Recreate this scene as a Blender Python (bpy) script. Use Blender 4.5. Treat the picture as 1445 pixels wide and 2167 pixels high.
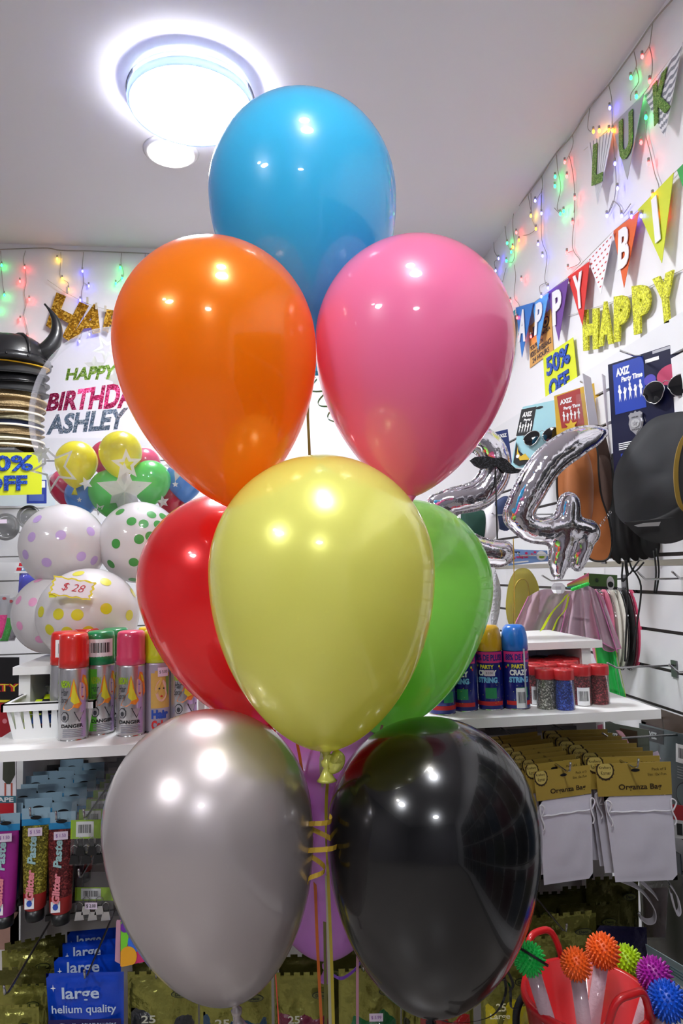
import bpy, bmesh, math, random
from mathutils import Vector, Matrix, noise
random.seed(7)
C = bpy.context.scene.collection
V = Vector
PI = math.pi
for o in list(bpy.data.objects): bpy.data.objects.remove(o)

# ------------------------------------------------------------------ camera
FPX, CX, CY = 1450.0, 722.5, 1083.5
yaw, pitch, roll = math.radians(6.8), math.radians(5.0), math.radians(1.4)
EYE = V((0, 0, 1.35))
FW = V((math.sin(yaw)*math.cos(pitch), math.cos(yaw)*math.cos(pitch), math.sin(pitch)))
R0 = FW.cross(V((0, 0, 1))).normalized(); U0 = R0.cross(FW)
RT = math.cos(roll)*R0 - math.sin(roll)*U0
UP = math.sin(roll)*R0 + math.cos(roll)*U0
cam = bpy.data.cameras.new('camera'); co = bpy.data.objects.new('camera', cam); C.objects.link(co)
cam.sensor_fit = 'VERTICAL'; cam.sensor_height = 36; cam.lens = FPX/2167*36; cam.clip_start = .02
co.matrix_world = Matrix(((RT.x, UP.x, -FW.x, EYE.x), (RT.y, UP.y, -FW.y, EYE.y), (RT.z, UP.z, -FW.z, EYE.z), (0, 0, 0, 1)))
bpy.context.scene.camera = co
vs = bpy.context.scene.view_settings
vs.view_transform = 'Standard'; vs.look = 'None'; vs.gamma = 1; vs.use_curve_mapping = False
vs.exposure = 2.95
# ------------------------------------------------------------------ world (dim ambient fill added around the closed room)
w = bpy.data.worlds.new('world'); bpy.context.scene.world = w; w.use_nodes = True
w.node_tree.nodes['Background'].inputs[0].default_value = (.8, .85, 1, 1)
w.node_tree.nodes['Background'].inputs[1].default_value = .12
LAMP_POWER = 14.0        # radiance of the round ceiling lamps
SPOT_POWER = 16.0
BULB_POWER = 4.2

def ray(px, py): return FW + RT*((px-CX)/FPX) - UP*((py-CY)/FPX)
def at(px, py, Y): r = ray(px, py); return EYE + r*(Y/r.y)
def atx(px, py, X): r = ray(px, py); return EYE + r*(X/r.x)
def atz(px, py, Z): r = ray(px, py); return EYE + r*((Z-EYE.z)/r.z)
def proj(p):
    d = p-EYE; z = d.dot(FW); return CX+FPX*d.dot(RT)/z, CY-FPX*d.dot(UP)/z

# ------------------------------------------------------------------ materials
def lin(c):
    return tuple(((x/255)/12.92 if x/255 <= .04045 else ((x/255+.055)/1.055)**2.4) for x in c)
MC = {}
def mat(name, col=(200, 200, 200), rough=.5, metal=0, coat=0, emit=0, alpha=1, trans=0, spec=.5, bump=0, bscale=40, sheen=0, var=0, coatr=.03):
    if name in MC: return MC[name]
    m = bpy.data.materials.new(name); m.use_nodes = True; MC[name] = m
    nt = m.node_tree; p = nt.nodes['Principled BSDF']; out = nt.nodes['Material Output']
    c = lin(col)+(1,)
    p.inputs['Base Color'].default_value = c; p.inputs['Roughness'].default_value = rough
    p.inputs['Metallic'].default_value = metal; p.inputs['Coat Weight'].default_value = coat
    p.inputs['Coat Roughness'].default_value = coatr; p.inputs['Alpha'].default_value = alpha
    p.inputs['Specular IOR Level'].default_value = spec
    if sheen: p.inputs['Sheen Weight'].default_value = sheen
    if emit:
        p.inputs['Emission Color'].default_value = c; p.inputs['Emission Strength'].default_value = emit
    tc = None
    if bump or var:
        tc = nt.nodes.new('ShaderNodeTexCoord'); n = nt.nodes.new('ShaderNodeTexNoise')
        n.inputs['Scale'].default_value = bscale; n.inputs['Detail'].default_value = 4
        nt.links.new(tc.outputs['Object'], n.inputs['Vector'])
        if bump:
            b = nt.nodes.new('ShaderNodeBump'); b.inputs['Strength'].default_value = bump; b.inputs['Distance'].default_value = .01
            nt.links.new(n.outputs['Fac'], b.inputs['Height']); nt.links.new(b.outputs['Normal'], p.inputs['Normal'])
        if var:
            mx = nt.nodes.new('ShaderNodeMix'); mx.data_type = 'RGBA'
            mx.inputs[6].default_value = c; mx.inputs[7].default_value = tuple(x*(1-var) for x in c[:3])+(1,)
            nt.links.new(n.outputs['Fac'], mx.inputs[0]); nt.links.new(mx.outputs[2], p.inputs['Base Color'])
    if trans:
        t = nt.nodes.new('ShaderNodeBsdfTranslucent'); t.inputs['Color'].default_value = c
        mx = nt.nodes.new('ShaderNodeMixShader'); mx.inputs[0].default_value = trans
        nt.links.new(p.outputs[0], mx.inputs[1]); nt.links.new(t.outputs[0], mx.inputs[2]); nt.links.new(mx.outputs[0], out.inputs[0])
    return m
def glitter(name, col, col2=None, scale=400, metal=.6, rough=.35):
    if name in MC: return MC[name]
    m = mat(name, col, rough, metal); nt = m.node_tree; p = nt.nodes['Principled BSDF']
    tc = nt.nodes.new('ShaderNodeTexCoord'); v = nt.nodes.new('ShaderNodeTexVoronoi'); v.inputs['Scale'].default_value = scale
    nt.links.new(tc.outputs['Object'], v.inputs['Vector'])
    sx = nt.nodes.new('ShaderNodeSeparateColor'); nt.links.new(v.outputs['Color'], sx.inputs[0])
    r = nt.nodes.new('ShaderNodeValToRGB'); c = lin(col); c2 = lin(col2 or [min(255, x*1.6+30) for x in col])
    r.color_ramp.elements[0].color = tuple(x*.45 for x in c)+(1,); r.color_ramp.elements[0].position = .1
    r.color_ramp.elements[1].color = c2+(1,); r.color_ramp.elements[1].position = .95
    e = r.color_ramp.elements.new(.6); e.color = c+(1,)
    nt.links.new(sx.outputs[0], r.inputs[0]); nt.links.new(r.outputs[0], p.inputs['Base Color'])
    b = nt.nodes.new('ShaderNodeBump'); b.inputs['Strength'].default_value = .6; b.inputs['Distance'].default_value = .002
    nt.links.new(sx.outputs[1], b.inputs['Height']); nt.links.new(b.outputs['Normal'], p.inputs['Normal'])
    return m
def clear(name, tint=(255, 255, 255), haze=.05, gloss=.25, rough=.05, bump=0, bscale=30, tf=1.0, cap=1.0):
    """thin clear plastic: see-through film with reflections stronger at grazing angles"""
    if name in MC: return MC[name]
    m = bpy.data.materials.new(name); m.use_nodes = True; MC[name] = m; nt = m.node_tree; nt.nodes.clear()
    out = nt.nodes.new('ShaderNodeOutputMaterial'); t = nt.nodes.new('ShaderNodeBsdfTransparent'); g = nt.nodes.new('ShaderNodeBsdfGlossy')
    t.inputs[0].default_value = tuple(x*tf for x in lin(tint))+(1,); g.inputs['Roughness'].default_value = rough
    d = nt.nodes.new('ShaderNodeBsdfDiffuse'); d.inputs[0].default_value = lin(tint)+(1,)
    m1 = nt.nodes.new('ShaderNodeMixShader'); m1.inputs[0].default_value = haze
    nt.links.new(t.outputs[0], m1.inputs[1]); nt.links.new(d.outputs[0], m1.inputs[2])
    lw = nt.nodes.new('ShaderNodeLayerWeight'); lw.inputs[0].default_value = gloss
    m2 = nt.nodes.new('ShaderNodeMixShader'); mu = nt.nodes.new('ShaderNodeMath'); mu.operation = 'MULTIPLY'; mu.inputs[1].default_value = cap; nt.links.new(lw.outputs['Fresnel'], mu.inputs[0]); nt.links.new(mu.outputs[0], m2.inputs[0])
    nt.links.new(m1.outputs[0], m2.inputs[1]); nt.links.new(g.outputs[0], m2.inputs[2]); nt.links.new(m2.outputs[0], out.inputs[0])
    if bump:
        tc = nt.nodes.new('ShaderNodeTexCoord'); n = nt.nodes.new('ShaderNodeTexNoise'); n.inputs['Scale'].default_value = bscale
        nt.links.new(tc.outputs['Object'], n.inputs['Vector']); b = nt.nodes.new('ShaderNodeBump'); b.inputs['Strength'].default_value = bump; b.inputs['Distance'].default_value = .01
        nt.links.new(n.outputs['Fac'], b.inputs['Height']); nt.links.new(b.outputs[0], g.inputs['Normal']); nt.links.new(b.outputs[0], lw.inputs['Normal'])
    return m
def latex(name, col, pearl=0.0, trans=.25, rough=.28, metal=0.0):
    """balloon latex: thin rubber that lets some light through, pearl ones with a soft metallic sheen"""
    m = mat(name, col, rough, metal, coat=.45 if name == 'black latex' else 1.0, trans=trans, coatr=.05 if pearl else .025)
    return m
def emit(name, col, s):
    if name in MC: return MC[name]
    m = bpy.data.materials.new(name); m.use_nodes = True; MC[name] = m; nt = m.node_tree; nt.nodes.clear()
    o = nt.nodes.new('ShaderNodeOutputMaterial'); e = nt.nodes.new('ShaderNodeEmission'); e.inputs[0].default_value = lin(col)+(1,); e.inputs[1].default_value = s
    nt.links.new(e.outputs[0], o.inputs[0]); return m

WHITE = mat('white paint', (236, 234, 236), .6)
WBOARD = mat('white laminate', (238, 238, 236), .35)
METAL = mat('chrome wire', (200, 200, 200), .18, 1)
DKMETAL = mat('grey steel', (120, 120, 122), .35, 1)
BLACKM = mat('black ink', (14, 14, 18), .5)
WINK = mat('white ink', (240, 240, 240), .5)
PRICE = mat('pale pink price sticker', (232, 214, 232), .5)
CLEARF = clear('clear film', haze=.04, gloss=.25, bump=.6, bscale=25)

# ------------------------------------------------------------------ mesh builder
TC = {}
def text_mesh(s, bold, ital=0):
    k = (s, bold, ital)
    if k in TC: return TC[k]
    cu = bpy.data.curves.new('t', 'FONT'); cu.body = s; cu.size = 1; cu.offset = bold; cu.shear = ital; cu.resolution_u = 3
    o = bpy.data.objects.new('t', cu); C.objects.link(o)
    dg = bpy.context.evaluated_depsgraph_get(); dg.update()
    me = bpy.data.meshes.new_from_object(o.evaluated_get(dg))
    vs_ = [(v.co.x, v.co.y) for v in me.vertices]; fs = [tuple(f.vertices) for f in me.polygons]
    bpy.data.objects.remove(o); bpy.data.curves.remove(cu); bpy.data.meshes.remove(me)
    x0 = min(v[0] for v in vs_); x1 = max(v[0] for v in vs_); y0 = min(v[1] for v in vs_); y1 = max(v[1] for v in vs_)
    vs_ = [((a-x0)/(x1-x0), (b-y0)/(y1-y0)) for a, b in vs_]
    # boundary edges for extrusion
    cnt = {}
    for f in fs:
        for i in range(len(f)):
            e = (f[i], f[(i+1) % len(f)]); cnt[e] = 1
    bd = [e for e in cnt if (e[1], e[0]) not in cnt]
    TC[k] = (vs_, fs, bd, (x1-x0)/(y1-y0)); return TC[k]

class MB:
    def __init__(s): s.v = []; s.f = []; s.m = []; s.mats = []; s.sm = []
    def mi(s, m):
        if m not in s.mats: s.mats.append(m)
        return s.mats.index(m)
    def add(s, vs_, fs, m, smooth=False):
        b = len(s.v); s.v += [V(p) for p in vs_]; k = s.mi(m)
        for f in fs: s.f.append(tuple(i+b for i in f)); s.m.append(k); s.sm.append(smooth)
        return s
    def box(s, a, b, m):
        x0, y0, z0 = [min(a[i], b[i]) for i in range(3)]; x1, y1, z1 = [max(a[i], b[i]) for i in range(3)]
        vs_ = [(x, y, z) for x in (x0, x1) for y in (y0, y1) for z in (z0, z1)]
        return s.add(vs_, [(0, 1, 3, 2), (4, 6, 7, 5), (0, 4, 5, 1), (2, 3, 7, 6), (0, 2, 6, 4), (1, 5, 7, 3)], m)
    def lathe(s, prof, m, c=(0, 0, 0), n=48, axis=None, smooth=True):
        c = V(c); ring = prof[0] == prof[-1]; q = V((0, 0, 1)).rotation_difference(V(axis)) if axis is not None else None
        vs_ = []; fs = []
        for r, z in prof:
            for i in range(n):
                a = 2*PI*i/n; p = V((r*math.cos(a), r*math.sin(a), z))
                if q: p = q @ p
                vs_.append(p+c)
        for j in range(len(prof)-1):
            for i in range(n):
                i2 = (i+1) % n; fs.append((j*n+i, j*n+i2, (j+1)*n+i2, (j+1)*n+i))
        if prof[0][0] > 1e-4 and not ring: fs.append(tuple(reversed(range(n))))
        if prof[-1][0] > 1e-4 and not ring: fs.append(tuple((len(prof)-1)*n+i for i in range(n)))
        return s.add(vs_, fs, m, smooth)
    def tube(s, pts, r, m, n=8, closed=False):
        pts = [V(p) for p in pts]; rs = r if isinstance(r, (list, tuple)) else [r]*len(pts)
        vs_ = []; fs = []; prev = None; L = len(pts)
        for i, p in enumerate(pts):
            t = (pts[min(i+1, L-1)]-pts[max(i-1, 0)])
            if t.length < 1e-9: t = V((0, 0, 1))
            t.normalize()
            if prev is None:
                a = t.cross(V((0, 0, 1)));
                if a.length < .1: a = t.cross(V((1, 0, 0)))
            else: a = prev - t*prev.dot(t)
            a.normalize(); prev = a; b = t.cross(a)
            for k in range(n):
                an = 2*PI*k/n; vs_.append(p+(a*math.cos(an)+b*math.sin(an))*rs[i])
        for i in range(L-1):
            for k in range(n):
                k2 = (k+1) % n; fs.append((i*n+k, i*n+k2, (i+1)*n+k2, (i+1)*n+k))
        fs.append(tuple(reversed(range(n)))); fs.append(tuple((L-1)*n+k for k in range(n)))
        return s.add(vs_, fs, m, True)
    def ribbon(s, pts, w, side, m, th=.0004):
        """flat ribbon along pts; side = width direction or list of them"""
        pts = [V(p) for p in pts]; vs_ = []; fs = []
        for i, p in enumerate(pts):
            sd = V(side[i] if isinstance(side, list) else side).normalized()
            t = (pts[min(i+1, len(pts)-1)]-pts[max(i-1, 0)]).normalized(); nn = t.cross(sd)
            if nn.length > 1e-6: nn.normalize()
            for a, b in ((-1, -1), (1, -1), (1, 1), (-1, 1)): vs_.append(p+sd*(a*w/2)+nn*(b*th/2))
        for i in range(len(pts)-1):
            for k in range(4):
                k2 = (k+1) % 4; fs.append((i*4+k, i*4+k2, i*4+4+k2, i*4+4+k))
        return s.add(vs_, fs, m, False)
    def sphere(s, c, r, m, nu=24, nv=16, sc=(1, 1, 1)):
        c = V(c); vs_ = []; fs = []
        for j in range(nv+1):
            t = PI*j/nv
            for i in range(nu):
                a = 2*PI*i/nu; vs_.append(c+V((r*sc[0]*math.sin(t)*math.cos(a), r*sc[1]*math.sin(t)*math.sin(a), r*sc[2]*math.cos(t))))
        for j in range(nv):
            for i in range(nu):
                i2 = (i+1) % nu; fs.append((j*nu+i, (j+1)*nu+i, (j+1)*nu+i2, j*nu+i2))
        return s.add(vs_, fs, m, True)
    def ext(s, pts, dvec, m, side=None):
        """prism from planar loop pts pushed by dvec"""
        n = len(pts); d = V(dvec); vs_ = [V(p) for p in pts]+[V(p)+d for p in pts]
        fs = [tuple(range(n)), tuple(reversed(range(n, 2*n)))]
        s.add(vs_, fs, m)
        return s.add(vs_, [(i, (i+n), (i+1) % n+n, (i+1) % n) for i in range(n)], side or m)
    def build(s, name, parent=None, label=None, subsurf=0):
        me = bpy.data.meshes.new(name); off = V((0, 0, 0)); 
        if parent is not None: off = parent['_w'] if '_w' in parent else V((0, 0, 0)); off = V(off)
        me.from_pydata([tuple(v-off) for v in s.v], [], s.f)
        for m in s.mats: me.materials.append(m)
        me.polygons.foreach_set('material_index', s.m); me.polygons.foreach_set('use_smooth', s.sm)
        bm = bmesh.new(); bm.from_mesh(me)
        bmesh.ops.remove_doubles(bm, verts=bm.verts, dist=1e-6) if len(bm.verts) < 60000 else None
        bm.to_mesh(me); bm.free(); me.update()
        o = bpy.data.objects.new(name, me); C.objects.link(o)
        if parent is not None: o.parent = parent; o['_w'] = off
        if label: o['label'] = label
        if subsurf:
            md = o.modifiers.new('s', 'SUBSURF'); md.levels = subsurf; md.render_levels = subsurf
        return o

class Q:
    """a flat quad in the world: map (u right, v up, w out)"""
    def __init__(s, TL, TR, BL, BR, face=None):
        s.TL, s.TR, s.BL, s.BR = V(TL), V(TR), V(BL), V(BR)
        n = (s.TR-s.TL).cross(s.TL-s.BL).normalized()
        if n.dot((EYE if face is None else V(face))-s.TL) < 0: n = -n
        s.n = n
    def __call__(s, u, v, w=0): return (s.BL*(1-u)+s.BR*u)*(1-v)+(s.TL*(1-u)+s.TR*u)*v + s.n*w
def pxq(TL, TR, BL, BR, f): return Q(f(*TL), f(*TR), f(*BL), f(*BR))
class Fn:
    def __init__(s, f): s.f = f
    def __call__(s, u, v, w=0): return s.f(u, v, w)
def cylq(c, r, z0, z1, a0, a1):
    c = V(c)
    return Fn(lambda u, v, w=0: V((c.x+(r+w)*math.cos(a0+(a1-a0)*u), c.y+(r+w)*math.sin(a0+(a1-a0)*u), z0+(z1-z0)*v)))
def text(mb, q, s, u0, v0, u1, v1, m, w=.0006, bold=.0, th=0, side=None, ital=0, smooth=False):
    vs_, fs, bd, _ = text_mesh(s, bold, ital)
    P = [q(u0+(u1-u0)*a, v0+(v1-v0)*b, w+th) for a, b in vs_]
    mb.add(P, fs, m, smooth)
    if th:
        P2 = [q(u0+(u1-u0)*a, v0+(v1-v0)*b, w) for a, b in vs_]; n = len(P)
        mb.add(P+P2, [(a, b, b+n, a+n) for a, b in bd], side or m)
def poly(mb, q, pts, m, w=.0004, th=0):
    P = [q(a, b, w+th) for a, b in pts]
    mb.add(P, [tuple(range(len(P)))], m)
    if th:
        P2 = [q(a, b, w) for a, b in pts]; n = len(P)
        mb.add(P+P2, [(i, (i+1) % n, (i+1) % n+n, i+n) for i in range(n)]+[tuple(reversed(range(n, 2*n)))], m)
def rect(mb, q, u0, v0, u1, v1, m, w=.0004, nx=1, ny=1, th=0):
    if nx == 1 and ny == 1: return poly(mb, q, [(u0, v0), (u1, v0), (u1, v1), (u0, v1)], m, w, th)
    vs_ = [q(u0+(u1-u0)*i/nx, v0+(v1-v0)*j/ny, w) for j in range(ny+1) for i in range(nx+1)]
    fs = [(j*(nx+1)+i, j*(nx+1)+i+1, (j+1)*(nx+1)+i+1, (j+1)*(nx+1)+i) for j in range(ny) for i in range(nx)]
    mb.add(vs_, fs, m, True)
def disc(mb, q, u, v, ru, rv, m, w=.0006, n=20, u2=0, th=0):
    poly(mb, q, [(u+ru*math.cos(2*PI*i/n), v+rv*math.sin(2*PI*i/n)) for i in range(n)], m, w, th)
def slab(mb, q, m, th=.002, pts=None):
    poly(mb, q, pts or [(0, 0), (1, 0), (1, 1), (0, 1)], m, -th, th)
def barcode(mb, q, u0, v0, u1, v1, w=.0006):
    rect(mb, q, u0, v0, u1, v1, WINK, w, 8, 2)
    rnd = random.Random(3); u = u0+(u1-u0)*.12
    while u < u1-(u1-u0)*.14:
        d = (u1-u0)*rnd.choice((.012, .025, .04)); rect(mb, q, u, v0+(v1-v0)*.25, u+d, v0+(v1-v0)*.8, BLACKM, w+.0003); u += d+(u1-u0)*rnd.choice((.02, .035))
def star(n=5, r=1, ri=.42, a0=PI/2): return [((r if k % 2 == 0 else ri*r)*math.cos(a0+k*PI/n), (r if k % 2 == 0 else ri*r)*math.sin(a0+k*PI/n)) for k in range(2*n)]

def tag(o, label, cat, group=None, kind=None):
    if label: o['label'] = label
    if cat: o['category'] = cat
    if group: o['group'] = group
    if kind: o['kind'] = kind
    return o
def thing(name, label, cat, loc=(0, 0, 0), group=None):
    o = bpy.data.objects.new(name, None); C.objects.link(o); o.location = loc; o['_w'] = V(loc); o.empty_display_size = .05
    return tag(o, label, cat, group)
def dup(root, delta, label=None, rz=0, parts=True):
    r = root.copy(); C.objects.link(r); r.location = V(root.location)+V(delta); r.rotation_euler.z += rz
    if label: r['label'] = label
    for ch in list(root.children) if parts else []:
        c = ch.copy(); C.objects.link(c); c.parent = r
        for g in ch.children:
            d = g.copy(); C.objects.link(d); d.parent = c
    return r
def struct(mb, name): o = mb.build(name); o['kind'] = 'structure'; return o
def smoothpts(pts, k=6):
    """Catmull-Rom through points"""
    pts = [V(p) for p in pts]; out = []
    for i in range(len(pts)-1):
        p0 = pts[max(i-1, 0)]; p1 = pts[i]; p2 = pts[i+1]; p3 = pts[min(i+2, len(pts)-1)]
        for j in range(k):
            t = j/k; out.append(.5*((2*p1)+(p2-p0)*t+(2*p0-5*p1+4*p2-p3)*t*t+(3*p1-p0-3*p2+p3)*t**3))
    out.append(pts[-1]); return out
ORD = ['first', 'second', 'third', 'fourth', 'fifth', 'sixth', 'seventh', 'eighth', 'ninth', 'tenth']

# ================================================================== THE ROOM
XW, YW, ZC = 1.06, 3.0, 2.8
XL, YB = -3.2, -3.6
ST = .62+EYE.z      # top of the slatwall
struct(MB().box((XL, YB, -.05), (XW, YW, 0), mat('pale tile floor', (160, 154, 149), .35, bump=.05, var=.2, bscale=6)), 'floor')
struct(MB().box((XL, YB, ZC), (XW, YW, ZC+.05), mat('ceiling paint', (222, 218, 222), .75)), 'ceiling')
struct(MB().box((XL, YW, 0), (XW+.1, YW+.08, ZC), WHITE), 'wall_back')
struct(MB().box((XW, YB, 0), (XW+.08, YW, ZC), WHITE), 'wall_right')
struct(MB().box((XL-.08, YB, 0), (XL, YW, ZC), mat('left wall paint', (150, 146, 150), .7)), 'wall_left')
struct(MB().box((XL, YB-.08, 0), (XW, YB, ZC), mat('front wall paint', (140, 136, 142), .7)), 'wall_front')
GROOVE = mat('dark slat groove', (58, 50, 46), .6)
SLAT = mat('slatwall laminate', (226, 226, 228), .4)
XBS = at(430, 930, YW).x; STB = at(200, 929, YW).z
mb = MB(); mb.box((XL, YW-.008, 0), (XBS, YW-.001, STB), mat('pale slat groove', (150, 148, 146), .6))
z = STB
while z > .1: mb.box((XL, YW-.018, z-.094), (XBS, YW-.007, z), SLAT); z -= .1
struct(mb, 'trim_1')
mb = MB(); mb.box((XW-.008, YB, 0), (XW-.001, YW-.02, ST), GROOVE)
z = ST
while z > .1:
    mb.box((XW-.018, YB, z-.090), (XW-.007, YW-.02, z), SLAT); z -= .1
mb.box((XW-.019, YB, EYE.z-.004), (XW-.007, YW-.02, EYE.z+.012), mat('brushed aluminium channel', (170, 165, 150), .3, 1))
struct(mb, 'trim_2')

# ------------------------------------------------------------------ ceiling lamps
LAMPW = emit('lamp diffuser glow', (246, 249, 255), LAMP_POWER)
LAMPS = emit('downlight glow', (255, 250, 240), SPOT_POWER)
RIM = mat('lamp rim plastic', (176, 188, 238), .4, trans=.3)
def panel_lamp(x, y, label, k=1.0):
    kk = lambda pr: [(r*k, z) for r, z in pr]
    t = thing('ceiling_lamp', label, 'ceiling lamp', (x, y, ZC), 'round ceiling lamps')
    MB().lathe(kk([(0, ZC-.0005), (.13, ZC-.0005), (.135, ZC-.03), (.148, ZC-.034), (.150, ZC-.0455), (0, ZC-.0455)][::-1]), WBOARD, (x, y, 0), 48).build('base', t)
    MB().lathe(kk([(0, ZC-.068), (.10, ZC-.067), (.165, ZC-.060), (.174, ZC-.052), (.165, ZC-.046), (0, ZC-.046)]), LAMPW, (x, y, 0), 64).build('diffuser', t)
    MB().lathe(kk([(.1745, ZC-.056), (.181, ZC-.062), (.186, ZC-.05), (.184, ZC-.036), (.1745, ZC-.044), (.1745, ZC-.056)]), RIM, (x, y, 0), 64).build('rim', t)
    MB().lathe(kk([(.0, ZC-.031), (.188, ZC-.028), (.188, ZC-.024), (.0, ZC-.027)]), clear('lamp back plate', (235, 242, 255), .25, .2), (x, y, 0), 64).build('back_plate', t)
def downlight(x, y, label):
    t = thing('downlight', label, 'ceiling lamp', (x, y, ZC), 'small recessed ceiling spots')
    MB().lathe([(0, ZC-.006), (.074, ZC-.006), (.074, ZC-.002), (0, ZC-.002)], LAMPS, (x, y, 0), 40).build('lens', t)
    MB().lathe([(.076, ZC-.010), (.084, ZC-.009), (.094, ZC-.0005), (.0755, ZC-.0005), (.076, ZC-.010)], WHITE, (x, y, 0), 40).build('trim_ring', t)
c = atz(405, 224, ZC-.05); panel_lamp(c.x, c.y, 'large round white ceiling lamp half behind the turquoise balloon')
c2 = atz(362, 321, ZC); downlight(c2.x, c2.y, 'small round recessed spot beside the large ceiling lamp')
panel_lamp(.12, .16, 'round ceiling lamp above the camera', .68); downlight(.08, .42, 'small recessed spot above the camera')
panel_lamp(-1.7, -.6, 'round ceiling lamp towards the left wall'); downlight(-1.75, -.3, 'small recessed spot towards the left wall')
panel_lamp(-.3, -2.2, 'round ceiling lamp at the shop front')

# ------------------------------------------------------------------ the shelf units
zS = at(0, 1590, 1.28).z; XS0 = at(-48, 1590, 1.28).x; XSM = at(470, 1540, 1.3).x; XSN = at(885, 1540, 1.33).x
zR = at(1398, 1501, 1.33).z; XR1 = at(1398, 1501, 1.33).x
YBK = 1.80
GREYP = mat('grey back panel', (176, 172, 168), .6)
t = thing('shelf_unit', 'white shelf counter on the left, holding the spray cans', 'shelf', (XS0, 1.5, 0))
MB().box((XS0, 1.28, zS-.0185), (XSM-.002, YBK, zS), WBOARD).build('shelf_board', t)
xa = at(34, 1640, 1.62).x; xb = at(55, 1640, 1.62).x
MB().box((xa, 1.60, 0), (xb, YBK, zS-.0185), WBOARD).build('side_panel', t)
MB().box((xb, YBK-.012, .05), (XSM-.002, YBK, zS-.0185), GREYP).build('back_panel', t)
t = thing('shelf_unit', 'white shelf counter on the right, holding the glitter shakers', 'shelf', (XSN, 1.5, 0))
MB().box((XSN, 1.33, zR-.0185), (XR1, YBK, zR), WBOARD).build('shelf_board', t)
xc = at(1247, 1560, 1.7).x; xd = at(1263, 1560, 1.7).x
MB().box((xc, 1.66, 0), (xd, YBK, zR-.0185), WBOARD).build('side_panel', t)
MB().box((XSN, YBK-.012, .05), (xc, YBK, zR-.0185), GREYP).build('back_panel', t)
t = thing('shelf_unit', 'recessed white shelf in the gap between the left and right counters', 'shelf', (XSM, 1.7, 0))
MB().box((XSM, 1.47, zS-.0185), (XSN, YBK, zS), WBOARD).build('shelf_board', t)
MB().box((XSM, YBK-.012, .05), (XSN, YBK, zS-.0185), GREYP).build('back_panel', t)
# risers
def riser(fl, fr, Yf, Yb, zb, label, legs):
    a = at(fl[0], fl[1], Yf); b = at(fr[0], fr[1], Yf) if not isinstance(fr, float) else V((fr, Yf, a.z)); zt = a.z if legs[0] == 'l' else b.z
    x0, x1 = a.x, b.x
    t = thing('shelf_riser', label, 'shelf', (x0, Yf, zb))
    MB().box((x0, Yf, zt-.016), (x1, Yb, zt), WBOARD).build('top_board', t)
    for i, lx in enumerate((x0+.008, x1-.045)): MB().box((lx, Yf+.012, zb), (lx+.022, Yb, zt-.016), WBOARD).build('side_panel', t)
    MB().box((x0+.03, Yb-.01, zb), (x1-.045, Yb, zt-.016), WBOARD).build('back_panel', t)
    return zt, x0, x1
zrl, _, _ = riser((27, 1412), at(455, 1395, 1.45).x, 1.45, 1.79, zS, 'white raised step behind the spray cans, under the dotted balloons', 'l')
zrr, _, _ = riser((960, 1371), (1274, 1355), 1.50, 1.79, zR, 'white raised step behind the glitter shakers', 'r')

# rails and hooks under the shelves
def rail(px0, px1, py, Y, label):
    a = at(px0, py, Y); b = at(px1, py, Y); b.z = a.z
    t = thing('hook_rail', label, 'rail', a)
    MB().box((a.x, Y-.004, a.z-.006), (b.x, Y+.004, a.z+.006), DKMETAL).build('bar', t)
    return a.z
def hook(px, zr, Y0, Y1, label, r=.0022):
    x = px
    t = thing('display_hook', label, 'hook', (x, Y0, zr), 'wire display hooks')
    MB().box((x-.02, Y0-.006, zr-.028), (x+.02, Y0-.003, zr+.01), DKMETAL).build('bracket', t)
    MB().tube([(x, Y0-.004, zr), (x, Y1+.02, zr-.004), (x, Y1+.005, zr+.002), (x, Y1, zr+.018)], r, METAL).build('prong', t)
zr1 = rail(58, 540, 1628, 1.775, 'steel rail on the back panel under the left shelf')
zr2 = rail(58, 560, 1946, 1.775, 'lower steel rail behind the balloon packs on the left')
zr3 = rail(900, 1240, 1558, 1.775, 'steel rail above the organza bags')
zr4 = rail(700, 1240, 1890, 1.775, 'lower steel rail behind the balloon packs on the right')

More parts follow.
